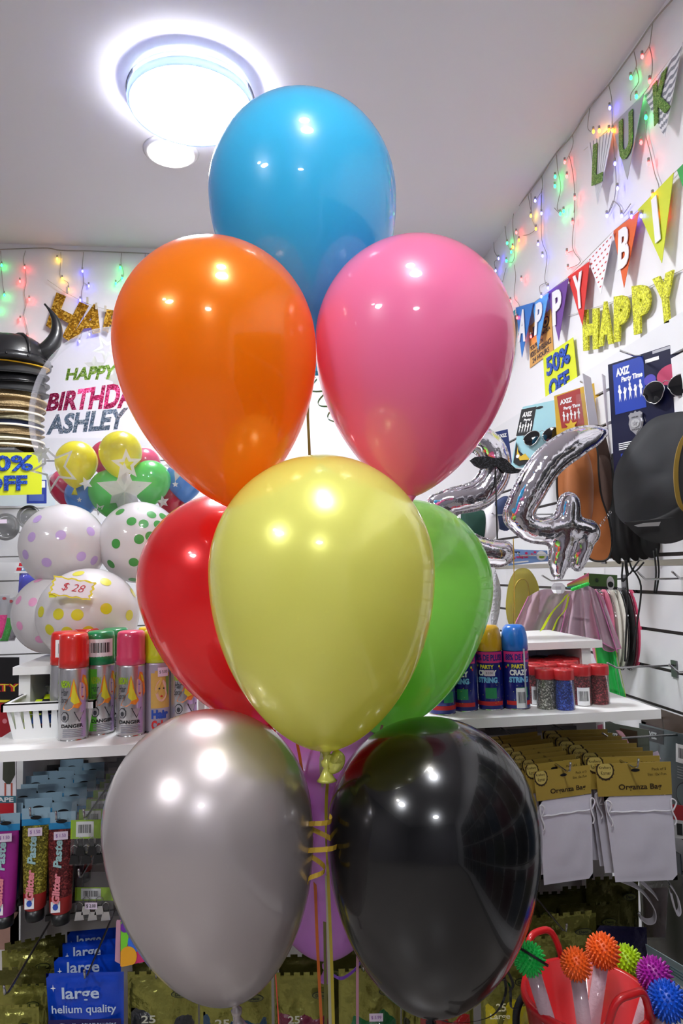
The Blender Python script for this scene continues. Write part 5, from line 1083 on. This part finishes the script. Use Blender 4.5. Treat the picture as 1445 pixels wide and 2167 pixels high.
for cn, px, py, Y, pat, nm in (('a', 72, 1710, 1.42, ['gold', 'navy', 'wine', 'green', 'maroon', 'navy', 'gold', 'wine'], 'column left of centre'), ('b', 126, 1718, 1.42, ['maroon', 'green', 'wine', 'navy', 'gold', 'maroon', 'green', 'navy'], 'column beside the clip packs'), ('c', 8, 1722, 1.42, ['magenta', 'navy', 'wine', 'maroon', 'green', 'magenta', 'navy'], 'column at the left edge')):
    for i, g in enumerate(pat):
        fst = i == 0; lb = ('%s glitter glue tube at the front of the %s' % (g, nm)) if fst else '%s glitter glue tube, %s from the front in the %s' % (g, ORD[i], nm)
        c0 = at(px, py, Y); t = tubeproto(lb, px, py, Y, GC[g], RB if g in ('gold', 'maroon') else GC[g], 'glitter glue tubes under the left shelf') if fst or True else None
        t.location += V(((-1)**i*.004, i*.040, .002*i+(.004 if i % 2 else 0)))
    hook(c0.x, c0.z-.009, 1.76, 1.395, 'chrome hook carrying glitter glue tubes in the '+nm)
# binder clip packs
def clip_pack(label, TL, TR, BL, BR, Y, silver=False, price=False):
    q = pxq(TL, TR, BL, BR, lambda x, y: at(x, y, Y)); t = thing('clip_pack', label, 'packet', q.TL, 'hanging clip packs on the left')
    mb = MB(); rect(mb, q, 0, .40, 1, .68, mat('lime label', (160, 200, 40), .45), .001, th=.0012); barcode(mb, q, .16, .43, .68, .66, .0028); mb.build('label_card', t)
    mb = MB(); pillow(mb, q, CLEARF, .022, 8, 12); mb.build('clear_bag', t)
    for i in range(5):
        u, v = .15+.17*i, .12+.12*(i % 2); p = q(u, v, .004)
        mb = MB(); mb.ext([p+V((-.009, 0, -.008)), p+V((.009, 0, -.008)), p+V((.006, 0, .008)), p+V((-.006, 0, .008))], (0, -.007, 0), METAL if silver else mat('black clip', (20, 20, 22), .25)); mb.build('clip_body', t)
        MB().tube([p+V((-.004, -.004, .008)), p+V((-.006, -.006, .022)), p+V((0, -.006, .026)), p+V((.006, -.006, .022)), p+V((.004, -.004, .008))], .0008, METAL, 5).build('clip_wire', t)
    if price: mb = MB(); rect(mb, q, .3, .28, .62, .42, PRICE, .014); text(mb, q, '$ 2.00', .34, .31, .58, .39, BLACKM, .0148); mb.build('price_sticker', t)
    return t
cp = clip_pack('clear pack of black binder clips with a lime barcode label', (152, 1690), (222, 1688), (148, 1832), (222, 1830), 1.40)
for i in range(1, 6):
    dup(cp, (.002*i, .05*i, .003*i), 'clear binder clip pack, %s from the front beside the glue tubes' % ORD[i])
c0 = at(188, 1718, 1.4); hook(c0.x, c0.z, 1.76, 1.36, 'chrome hook carrying the binder clip packs')
clip_pack('clear pack of silver clips with lime label and pink price sticker', (160, 1845), (240, 1845), (158, 1945), (240, 1945), 1.46, True, True)
c0 = at(172, 1850, 1.4); hook(c0.x, c0.z, 1.76, 1.38, 'lower chrome hook carrying the silver clip packs')

# ================================================================== BALLOON PACKS AT THE BOTTOM
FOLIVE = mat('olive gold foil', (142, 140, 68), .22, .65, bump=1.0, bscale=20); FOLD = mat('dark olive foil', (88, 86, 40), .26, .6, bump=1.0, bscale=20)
def olive(label, TL, TR, BL, BR, Y, win=None, winname='', txt=False, m=FOLIVE, seed=1, price=None, group='olive foil balloon packs', tcol=(190, 190, 170)):
    q = pxq(TL, TR, BL, BR, lambda x, y: at(x, y, Y)); t = thing('balloon_pack', label, 'packet', q.TL, group)
    mb = MB(); pillow(mb, Fn(lambda u, v, w=0: q(u, v*.97, w)), m, .028, 18, 22, seed, .4)
    P = []; n = 6                                               # notched top edge
    for i in range(n): P += [(i/n, .965), (i/n, 1.0), ((i+.62)/n, 1.0), ((i+.62)/n, .965)]
    P += [(1, .965), (1, .93), (0, .93)]; poly(mb, q, P, m, .0, .001)
    t0 = mb.build('foil_bag', t)
    mb = MB(); disc(mb, q, .76, .83, .13, .035, mat('dark emblem', (22, 30, 18), .4), .0165); disc(mb, q, .76, .83, .115, .028, mat('olive emblem', (96, 98, 44), .4), .0172); text(mb, q, 'Deco', .69, .815, .83, .845, mat('dark emblem', (22, 30, 18), .4), .018, .03); mb.build('emblem', t0)
    if win:
        wm = mat('window '+winname, win, .3, bump=1.0, bscale=30, coat=.6, var=.5)
        mb = MB(); pillow(mb, Fn(lambda u, v, w=0: q(.05+.9*u, .05+.63*v, w+.004)), wm, .034, 14, 16, seed+5, .5); t0 = mb.build('balloon_window', t)
    if txt:
        mb = MB(); tm = mat('cream lettering %d' % tcol[0], tcol, .5); text(mb, q, '25', .22, .60, .42, .67, tm, .024, .02); text(mb, q, 'Large', .10, .52, .50, .585, tm, .024, .02); mb.build('lettering', t0)
    t0 = t0
    if price: mb = MB(); rect(mb, q, price[0], price[1], price[0]+.22, price[1]+.07, PRICE, .026); text(mb, q, '$ 5.99', price[0]+.03, price[1]+.02, price[0]+.19, price[1]+.05, mat('violet ink', (150, 90, 170), .5), .0268); mb.build('price_sticker', t0)
    return t
BLUEP = mat('cobalt foil', (8, 66, 190), .28, .2, coat=.4, bump=.25, bscale=18); DEEPB = mat('deep violet foil', (34, 24, 88), .3, .2)
def helium(label, TL, TR, BL, BR, Y, full=True):
    front = 'very front' in label
    q = pxq(TL, TR, BL, BR, lambda x, y: at(x, y, Y)); t = thing('balloon_pack', label, 'packet', q.TL, 'blue helium balloon packs'); mb = MB(); pillow(mb, q, BLUEP, .022, 14, 18, 3, .25); t0 = mb.build('foil_bag', t)
    mb = MB(); PB = mat('pale blue lettering', (190, 205, 225), .5); text(mb, q, 'large', .22, .70+(0 if front else .10), .70, .88+(0 if front else .10), PB, .0135, .02); 
    poly(mb, q, [(.11+.035*x, .87+.045*y) for x, y in star(4, 1, .25)], WINK, .0125)
    if full:
        text(mb, q, 'helium quality', .08, .55, .92, .67, PB, .0135, .015); rect(mb, q, .02, .0, .98, .50, DEEPB, .0125, 6, 6)
        text(mb, q, '30cm ROUND BALLOONS', .34, .415, .92, .46, PB, .014, .01); disc(mb, q, .2, .33, .14, .13, WINK, .0135); disc(mb, q, .2, .33, .125, .115, mat('sky blue ink', (30, 130, 210), .5), .0142); text(mb, q, '25', .12, .28, .28, .38, WINK, .015, .02)
        disc(mb, q, .75, .1, .3, .26, mat('yellow print', (235, 215, 20), .4), .0138)
    mb.build('lettering', t0); return t
helium('blue large helium quality balloon pack at the very front', (97, 2060), (262, 2056), (108, 2240), (262, 2236), 1.36)
helium('blue helium balloon pack second from the front', (114, 2026), (256, 2018), (120, 2200), (256, 2196), 1.42)
helium('blue helium balloon pack third from the front', (132, 1996), (252, 1985), (136, 2160), (252, 2155), 1.49, False)
helium('blue helium balloon pack fourth from the front, in shade', (142, 1972), (250, 1962), (144, 2130), (250, 2130), 1.57, False)
olive('olive foil balloon pack at the lower left corner, frontmost', (-22, 2128), (82, 2124), (-18, 2330), (86, 2326), 1.33, (30, 90, 50), 'forest', seed=2)
olive('olive foil balloon pack behind the corner one', (-6, 2085), (100, 2080), (-2, 2280), (104, 2276), 1.39, seed=3)
olive('olive foil balloon pack third from the lower left corner', (-14, 2048), (104, 2045), (-10, 2240), (106, 2236), 1.46, m=FOLD, seed=4)
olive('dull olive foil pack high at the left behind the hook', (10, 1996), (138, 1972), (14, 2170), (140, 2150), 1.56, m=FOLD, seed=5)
olive('dull olive foil pack between the corner packs and the blue packs', (4, 2012), (124, 2000), (6, 2200), (126, 2190), 1.51, m=FOLIVE, seed=15)
olive('olive foil pack of 25 large dark balloons right of the blue packs', (270, 2056), (418, 2052), (272, 2290), (420, 2288), 1.38, (34, 36, 40), 'charcoal', True, seed=6)
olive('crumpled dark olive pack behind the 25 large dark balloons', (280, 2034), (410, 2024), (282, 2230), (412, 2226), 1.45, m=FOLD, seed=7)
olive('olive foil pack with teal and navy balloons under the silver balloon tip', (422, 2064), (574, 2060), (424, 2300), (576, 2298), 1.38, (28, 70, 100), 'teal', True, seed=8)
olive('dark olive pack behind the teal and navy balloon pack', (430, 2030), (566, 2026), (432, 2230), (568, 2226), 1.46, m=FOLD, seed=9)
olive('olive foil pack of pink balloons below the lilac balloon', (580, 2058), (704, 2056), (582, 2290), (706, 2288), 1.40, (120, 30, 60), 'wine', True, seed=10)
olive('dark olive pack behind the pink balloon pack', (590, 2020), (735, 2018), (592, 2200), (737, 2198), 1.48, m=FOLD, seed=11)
olive('pack of green balloons under the left edge of the black balloon', (716, 2050), (846, 2046), (718, 2290), (848, 2288), 1.38, (24, 110, 56), 'green', False, seed=12, price=(.46, .60))
olive('olive foil pack just right of the green balloon pack', (850, 2075), (905, 2075), (850, 2290), (905, 2290), 1.42, (60, 62, 24), 'olive', seed=13)
olive('pack of red balloons under the tip of the black balloon', (880, 2068), (1000, 2064), (884, 2290), (1004, 2288), 1.38, (175, 34, 32), 'red', seed=14)
olive('pack of 25 large yellow balloons beside the red bucket', (1016, 2030), (1120, 2026), (1020, 2270), (1124, 2268), 1.36, (225, 205, 20), 'yellow', True, seed=16, price=(.62, .42), tcol=(250, 245, 200))
olive('shiny olive foil pack upper right of the yellow one', (1090, 1985), (1215, 1975), (1094, 2190), (1219, 2186), 1.44, seed=17)
olive('crinkled olive foil pack above the orange spiky balls', (1120, 1938), (1260, 1925), (1124, 2140), (1264, 2136), 1.50, seed=18)
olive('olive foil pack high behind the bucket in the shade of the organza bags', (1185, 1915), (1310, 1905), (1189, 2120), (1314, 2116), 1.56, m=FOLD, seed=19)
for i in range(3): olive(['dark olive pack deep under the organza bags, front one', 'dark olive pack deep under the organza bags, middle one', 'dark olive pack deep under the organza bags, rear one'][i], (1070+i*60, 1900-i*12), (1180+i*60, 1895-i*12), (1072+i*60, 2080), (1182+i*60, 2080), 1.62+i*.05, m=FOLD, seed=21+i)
olive('added dark olive pack darkening the white end panel behind the white loops', (1240, 1856), (1350, 1852), (1243, 2080), (1353, 2076), 1.60, m=FOLD, seed=29)  # pack added to darken the bright end panel
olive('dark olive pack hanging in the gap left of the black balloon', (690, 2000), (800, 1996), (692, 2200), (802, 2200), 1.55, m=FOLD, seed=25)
t = thing('dark_pack', 'dark violet foil pack behind the orange spiky balls', 'packet', at(1290, 1960, 1.5))
q = pxq((1262, 1958), (1368, 1962), (1266, 2150), (1372, 2150), lambda x, y: at(x, y, 1.48)); mb = MB(); pillow(mb, q, mat('midnight foil', (26, 20, 60), .25, .3, bump=.5, bscale=30), .03, seed=31); mb.build('foil_bag', t)
# colourful balloon-print card
t = thing('print_card', 'bright balloon-printed card peeking out left of the silver balloon', 'card', at(255, 2045, 1.36))
q = pxq((256, 1950), (330, 1950), (255, 2046), (330, 2030), lambda x, y: at(x, y, 1.33)); mb = MB(); slab(mb, q, mat('magenta print', (205, 40, 110), .4), .003)
for u, v, ru, rv, cc, nm in ((.06, .7, .16, .4, (120, 210, 50), 'a'), (.42, .52, .22, .24, (50, 110, 215), 'b'), (.2, .18, .26, .26, (235, 165, 30), 'c'), (.12, .88, .14, .12, (110, 40, 160), 'd'), (.75, .8, .2, .2, (235, 120, 170), 'e')): poly(mb, q, [(min(1, max(0, u+ru*math.cos(2*PI*i/20))), min(1, max(0, v+rv*math.sin(2*PI*i/20)))) for i in range(20)], mat('print '+nm, cc, .35), .0005+.0003*ord(nm)-.0003*96)
mb.build('card', t); q = pxq((246, 1950), (255, 1950), (243, 2034), (254, 2040), lambda x, y: at(x, y, 1.36)); mb = MB(); slab(mb, q, mat('pink paper edge', (200, 150, 170), .5), .006); mb.build('paper_edges', t)
for px, Y1, py, z_, lb in ((8, 1.30, 2110, zr2, 'chrome hook through the olive packs at the lower left corner'), (178, 1.32, 2075, zr2, 'chrome hook carrying the blue helium packs'), (330, 1.33, 2075, zr2, 'chrome hook carrying the dark large-balloon packs'), (530, 1.34, 2060, zr2, 'chrome hook carrying the teal balloon packs')):
    c0 = at(px, py, Y1); hook(c0.x, c0.z, 1.76, Y1, lb)
for px, Y1, py, lb in ((770, 1.34, 2060, 'chrome hook carrying the green balloon packs'), (940, 1.34, 2075, 'chrome hook carrying the red balloon packs'), (1200, 1.40, 1975, 'chrome hook over the shiny olive packs'), (1075, 1.33, 2040, 'chrome hook carrying the yellow balloon packs')):
    c0 = at(px, py, Y1); hook(c0.x, c0.z, 1.76, Y1, lb)

# ================================================================== ORGANZA BAG PACKS
KRAFT = mat('gold kraft card', (172, 146, 62), .5, .1); ORG = mat('white organza', (206, 202, 214), .45, sheen=.3, bump=.12, bscale=12); SAT = mat('white satin cord', (228, 226, 232), .35)
def orgpack(label, h, b, Y, group, size):
    q = pxq(*h, lambda x, y: at(x, y, Y)); t = thing('organza_pack', label, 'packet', q.TL, group); K = mat('dark brown ink', (52, 38, 20), .5)
    mb = MB(); slab(mb, q, KRAFT, .002); text(mb, q, 'Organza Bag', .28 if size else .26, .14, .86 if size else .9, .36, K, .0008, .02)
    for du in range(16): a = 2*PI*du/16; poly(mb, q, [(max(0, min(.34, .12+.115*math.cos(a+k*.2)*r_)), min(1, .80+.30*math.sin(a+k*.2)*r_)) for k, r_ in ((-1, .92), (0, 1.12), (1, .92))], mat('dark brown ink', (52, 38, 20), .5), .0004)
    poly(mb, q, [(max(0, .12+.118*math.cos(2*PI*i/24)), min(1, .8+.31*math.sin(2*PI*i/24))) for i in range(24)], K, .0005); poly(mb, q, [(max(0, .12+.10*math.cos(2*PI*i/24)), min(1, .8+.25*math.sin(2*PI*i/24))) for i in range(24)], mat('light kraft', (196, 176, 96), .5), .0009)
    text(mb, q, 'Kraftery', .04, .82, .2, .93, K, .0013); text(mb, q, 'Korner', .06, .66, .19, .78, K, .0013); text(mb, q, 'Pack of 5', .74, .76, .93, .84, K, .0008); text(mb, q, 'Size: 12x17cm', .68, .6, .93, .68, K, .0008)
    disc(mb, q, .52, .78, .06, .05, BLACKM, .0007); mb.build('header_card', t)
    qb = pxq(*b, lambda x, y: at(x, y, Y+.002)); mb = MB(); pillow(mb, qb, ORG, .014, 12, 16, 5, .25); mb.build('organza_bags', t)
    mb = MB(); mb.tube([qb(.02+.96*i/10, .83+.006*math.sin(i*2), .007) for i in range(11)], .0016, SAT, 6)
    for u0 in (.02, .97):
        mb.tube(smoothpts([qb(u0, .83, .008), qb(u0+.05, .93, .010), qb(u0-.02, .97, .01), qb(u0-.02, .84, .009), qb(u0+.03, .72, .01), qb(u0+.01, .66, .008)], 4), .0015, SAT, 6)
    mb.build('drawstring', t); return t
oR = orgpack('organza bag pack at the front of the right-hand stack', ((1259, 1617), (1419, 1612), (1266, 1686), (1422, 1681)), ((1277, 1686), (1421, 1682), (1302, 1867), (1434, 1862)), 1.34, 'organza bag packs', 1)
oL = orgpack('organza bag pack at the front of the left-hand stack', ((1128, 1634), (1248, 1619), (1136, 1696), (1251, 1679)), ((1139, 1696), (1251, 1680), (1151, 1873), (1255, 1858)), 1.34, 'organza bag packs', 0)
oR['group'] = oL['group'] = 'organza bag packs'
for src, nm, k in ((oR, 'right-hand', 1), (oL, 'left-hand', -1)):
    for i in range(1, 9): dup(src, ((-1)**i*.003-.002*i, .028*i+.004, .003+.0015*i), 'organza bag pack in the %s stack, %s from the front' % (nm, ORD[i]), rz=.01*(-1)**i)
for px, py, nm in ((1352, 1626, 'right-hand'), (1208, 1634, 'left-hand')): c0 = at(px, py, 1.30); hook(c0.x, c0.z, 1.76, 1.30, 'chrome hook carrying the %s stack of organza bags' % nm)

# ================================================================== RIGHT EDGE UNDER THE SHELF
t = thing('costume_card', 'grey-green costume card with a white barcode right of the organza bags', 'costume card', at(1440, 1700, 1.45))
q = Q(at(1352, 1530, 1.72), at(1500, 1568, 1.40), at(1352, 1690, 1.72), at(1500, 1735, 1.40)); mb = MB(); slab(mb, q, mat('grey green print', (84, 98, 100), .35, var=.4, bscale=14), .003)
rect(mb, q, .02, .80, .4, .98, mat('near black print', (30, 32, 34), .4), .0006); text(mb, q, 'AXIZ', .12, .84, .3, .93, mat('pale grey ink', (160, 164, 164), .5), .0012, .05); barcode(mb, q, .58, .62, .88, .86, .001)
for i in range(5): rect(mb, q, .6, .56-i*.035, .95, .572-i*.035, mat('pale grey ink', (160, 164, 164), .5), .0008)
disc(mb, q, .72, .22, .14, .17, mat('black ink', (14, 14, 18), .5), .0008); disc(mb, q, .72, .22, .13, .155, mat('grey green disc', (96, 112, 114), .4), .0012); mb.build('card', t)
t = thing('costume_card', 'green and grey card deep under the right end of the shelf', 'costume card', at(1300, 1530, 1.68))
q = Q(at(1280, 1528, 1.70), at(1372, 1545, 1.62), at(1282, 1600, 1.70), at(1374, 1610, 1.62)); mb = MB(); slab(mb, q, mat('dull green grey card', (90, 96, 84), .5, var=.4, bscale=20), .003); text(mb, q, 'AXIZ', .05, .55, .3, .72, WINK, .001, .04); rect(mb, q, .35, .3, .75, .9, mat('dark brown ink', (52, 38, 20), .5), .0006); mb.build('card', t)
t = thing('rainbow_strip', 'thin rainbow-edged card under the shelf beside the green card', 'card', at(1268, 1560, 1.64)); mb = MB()
for i, cc in enumerate(((228, 120, 150), (225, 160, 110), (190, 210, 100), (110, 200, 130))): mb.ext([at(1265, 1535+i*9, 1.64), at(1275, 1533+i*9, 1.64), at(1275, 1542+i*9, 1.64), at(1265, 1544+i*9, 1.64)], (0, .002, 0), mat('rainbow %d' % i, cc, .5))
mb.build('card', t)
t = thing('pink_cloth', 'crumpled pink cloth piece above the right-hand organza bags', 'cloth', at(1320, 1570, 1.6)); both('cloth', t, [(1302, 1545), (1316, 1548), (1330, 1570), (1336, 1592), (1326, 1590), (1312, 1565)], 1.6, .01, mat('dusty pink satin', (190, 140, 150), .5), 1)
t = thing('tag', 'small pale pink tag above the right header of the organza bags', 'price tag', at(1385, 1600, 1.42)); mb = MB(); mb.ext([at(x, y, 1.42) for x, y in ((1378, 1594), (1392, 1589), (1398, 1606), (1386, 1610))], (0, .001, 0), PRICE); mb.build('paper', t)
t = thing('costume_pack', 'red and white pack at the right edge below the grey-green card', 'packet', at(1440, 1800, 1.3))
q = Q(at(1420, 1702, 1.5), at(1500, 1712, 1.35), at(1424, 1772, 1.5), at(1504, 1785, 1.35)); mb = MB(); slab(mb, q, mat('red print', (200, 30, 45), .5), .003); rect(mb, q, .04, .0, 1, .55, WINK, .0008); rect(mb, q, .14, .1, .3, .45, BLACKM, .0014); rect(mb, q, .4, .08, .6, .5, BLACKM, .0014); mb.build('card', t)
t = thing('ribbon_roll', 'white plastic loops hanging low behind the organza bags', 'hanging loops', at(1350, 1900, 1.5)); WS = mat('white glossy plastic', (215, 212, 218), .25)
for pts in ([(1310, 1860), (1352, 1880), (1382, 1918), (1384, 1945), (1368, 1950), (1352, 1938)], [(1352, 1862), (1378, 1885), (1390, 1900)], [(1415, 1868), (1432, 1895), (1438, 1925), (1430, 1930), (1418, 1885)]):
    MB().ribbon(smoothpts([at(x, y, 1.46) for x, y in pts], 6), .018, (.3, 1, .2), WS, .002).build('loop', t)
t = thing('clear_pouch', 'large clear pouch hanging at the right edge above the spiky balls', 'packet', at(1440, 1900, 1.45)); q = Q(at(1355, 1870, 1.56), at(1415, 1865, 1.42), at(1358, 1990, 1.56), at(1408, 1990, 1.42)); mb = MB(); pillow(mb, q, CLEARF, .02); mb.build('film', t); mb = MB(); rect(mb, q, .05, .05, .95, .9, mat('dull white card', (170, 160, 158), .6), -.002); mb.build('backing_card', t)
t = thing('leaflet', 'pale blue printed leaflet at the lower right behind the spiky balls', 'card', at(1420, 2000, 1.3)); q = Q(at(1365, 1998, 1.45), at(1470, 2060, 1.25), at(1375, 2040, 1.45), at(1475, 2110, 1.25)); mb = MB(); slab(mb, q, mat('pale blue paper', (176, 200, 205), .5), .002)
for i in range(3): rect(mb, q, .3, .3+i*.15, .9, .34+i*.15, mat('teal ink', (60, 120, 135), .5), .0006)
mb.build('paper', t)

# ================================================================== RED BUCKET WITH SPIKY LIGHT STICKS
RED = mat('red plastic', (196, 24, 30), .35, coat=.3); bc = at(1240, 2100, 1.06); bx, by, bz = bc.x, bc.y, bc.z; Rb = .092
tz = bz-.215
t = thing('stool', 'small dark stand carrying the red bucket', 'stand', (bx, by, 0)); MB().box((bx-.14, by-.12, tz-.02), (bx+.14, by+.12, tz), mat('dark wood', (60, 48, 42), .5)).build('top', t)
for sx in (-1, 1):
    for sy in (-1, 1): MB().box((bx+sx*.12-.012, by+sy*.10-.012, 0), (bx+sx*.12+.012, by+sy*.10+.012, tz-.02), mat('dark wood', (60, 48, 42), .5)).build('leg', t)
t = thing('bucket', 'red plastic bucket holding the spiky ball sticks', 'bucket', (bx, by, tz))
MB().lathe([(0, .004), (.062, .004), (Rb-.003, .215), (Rb+.004, .216), (Rb+.006, .206), (Rb+.001, .204), (.066, 0), (0, 0)][::-1], RED, (bx, by, tz), 64).build('body', t)
def grip(a0, nm):
    mb = MB(); P = []
    for i in range(17):
        s_ = -1+i/8; a = a0+s_*.42; h = .048*(1-abs(s_)**4); P.append(V((bx+(Rb+.004)*math.cos(a), by+(Rb+.004)*math.sin(a), bz+h)))
    mb.tube(P, .0055, RED, 10); mb.build('handle', t)
grip(PI*.62, 0); grip(-PI*.42, 1)
qq = cylq((bx, by, 0), Rb-.002, bz-.085, bz-.008, PI+.55, PI+1.3); mb = MB(); rect(mb, qq, 0, 0, 1, 1, WINK, .003, 8, 1); text(mb, qq, 'Bubble', .08, .55, .9, .85, mat('dark red pen', (150, 30, 40), .5), .004, 0, 0, None, .2); mb.build('paper_label', t)
STK = mat('pearly clear stick', (226, 196, 206), .25, .0, coat=.8, trans=.35, bump=.2, bscale=200)
def spiky(label, px, py, rpx, col, nm, Y, bx2, n=190):
    c = at(px, py, Y); R = rpx*(c-EYE).dot(FW)/FPX; t = thing('spiky_ball_stick', label, 'light stick', c, 'spiky ball sticks in the red bucket')
    m = mat('rubber '+nm, col, .35, trans=.15); rc = R*.80; mb = MB(); mb.sphere(c, rc, m, 28, 20)
    for i in range(n):
        ph = math.acos(1-2*(i+.5)/n); th = PI*(1+5**.5)*i; d = V((math.sin(ph)*math.cos(th), math.sin(ph)*math.sin(th), math.cos(ph))); u = d.orthogonal().normalized(); v = d.cross(u); bw = R*.085; k = 6
        ring0 = [c+d*rc*.98+(u*math.cos(2*PI*j/k)+v*math.sin(2*PI*j/k))*bw for j in range(k)]; ring1 = [c+d*R*.97+(u*math.cos(2*PI*j/k)+v*math.sin(2*PI*j/k))*bw*.35 for j in range(k)]
        mb.add(ring0+ring1+[c+d*R], [(j, (j+1) % k, (j+1) % k+k, j+k) for j in range(k)]+[(j+k, (j+1) % k+k, 2*k) for j in range(k)], m, True)
    mb.build('spiky_ball', t)
    e = V((bx+bx2[0], by+bx2[1], tz+.012)); d = (e-c).normalized(); MB().tube([c+d*rc*.9, e], .0105, STK, 18).build('stick', t)
    return t, c, R
gt, gc, gR = spiky('green spiky ball stick with a black band, leftmost in the bucket', 1120, 2029, 35, (40, 222, 96), 'green', 1.02, (-.02, -.015))
d_ = V((.35, 0, 1)).normalized(); MB().lathe([(gR*.93, -.0018), (gR*1.03, -.0018), (gR*1.03, .0018), (gR*.93, .0018), (gR*.93, -.0018)], BLACKM, gc+V((.004, 0, .004)), 40, V((.55, .25, .8))).build('black_band', gt)
spiky('orange spiky ball stick right of the green one', 1219, 2040, 34, (255, 108, 34), 'orange', 1.0, (-.008, -.04))
spiky('larger orange spiky ball stick, topmost in the bucket', 1276, 2012, 37, (255, 108, 34), 'orange', 1.07, (-.008, .03))
spiky('lime spiky ball stick behind the topmost orange one', 1326, 2036, 36, (175, 210, 20), 'lime', 1.13, (.006, .045))
spiky('magenta spiky ball stick above the blue one', 1385, 2064, 38, (170, 30, 160), 'magenta', 1.05, (.03, .008))
spiky('blue spiky ball stick at the lower right corner', 1412, 2118, 42, (14, 84, 205), 'blue', 1.0, (.035, -.025))
a = at(1095, 2100, 1.15); t = thing('black_cable', 'thick black cable loop between the yellow pack and the bucket', 'cable', a)
MB().tube(smoothpts([at(x, y, 1.16) for x, y in ((1116, 2100), (1100, 2120), (1092, 2150), (1094, 2200))], 5), .006, mat('black rubber', (16, 16, 17), .5), 10).build('cable', t)
# hooks that carry the packs behind the foil numbers
whook('chrome hook carrying the bug wing set', [(1095, 1170), (1100, 1176)], [1.98, 1.99])
whook('chrome hook carrying the white and navy caps', [(1040, 1085), (1046, 1090)], [2.10, 2.12])
# small papers on the recessed middle shelf
for q_, lb in ((((553, 1512), (592, 1528), (548, 1532), (586, 1546)), 'small white paper tag between the red balloon and the silver balloon'), (((778, 1528), (802, 1536), (776, 1548), (800, 1556)), 'small white paper tag between the green balloon and the black balloon')):
    q = pxq(*q_, lambda x, y: at(x, y, 1.44)); t = thing('paper_tag', lb, 'paper', q.BL); mb = MB(); slab(mb, q, PAPERW, .001); text(mb, q, '2.00', .4, .3, .8, .7, BLACKM, .0006); mb.build('paper', t)
# dark packs added low on the right wall, and unseen ones further along it
def added_wallpack(label, Y0, Y1, z0, z1, m, X=XW-.06, group=None, hc=WINK):
    t = thing('added_pack', label, 'packet', (X, (Y0+Y1)/2, z1), group)
    q = Q((X, Y1, z1), (X, Y0, z1), (X, Y1, z0), (X, Y0, z0)); mb = MB(); pillow(mb, Fn(lambda u, v, w=0: q(u, v*.84, w)), m, .04, 8, 10, Y0, .3); mb.build('bag', t)
    mb = MB(); slab(mb, Fn(lambda u, v, w=0: q(u, .84+.16*v, w)), hc, .003); mb.build('header_card', t)
    MB().tube([V((XW-.018, (Y0+Y1)/2, z1-.02)), V((X-.03, (Y0+Y1)/2, z1-.02)), V((X-.04, (Y0+Y1)/2, z1-.005))], .0026, METAL, 6).build('hook', t)
DK = [mat('pack colour %d' % i, c, .4) for i, c in enumerate(((34, 36, 42), (60, 30, 34), (30, 44, 60), (50, 52, 40), (74, 60, 50), (24, 24, 28), (60, 66, 74), (84, 40, 50)))]
for i, (Y, z_, lb) in enumerate(((1.45, .98, 'added dark pack for shade low on the right wall behind the white loops'), (1.68, .98, 'added dark pack for shade low on the right wall, left of the other dark one'), (1.50, .66, 'lowest added dark pack for shade at the right edge beside the spiky balls'), (1.74, .64, 'added dark pack for shade low on the right wall above the bucket'))):
    added_wallpack(lb, Y-.10, Y+.10, z_-.30, z_, DK[i], XW-.05, None, DK[(i+3) % 8])  # these dark packs stand in for shadow low on the wall
for r_ in range(4):
    for i in range(12):
        Y = 1.06-i*.26
        added_wallpack('unseen dark pack added on the right wall for the balloons to reflect', Y-.115, Y+.115, 1.92-r_*.42-.38, 1.92-r_*.42, DK[(i*3+r_) % 8], XW-.05, 'unseen packs added along the right wall for reflections', DK[(i+r_*2+1) % 8])  # out of view, added so the black balloon mirrors dark goods
for o in bpy.data.objects:
    if '_w' in o: del o['_w']
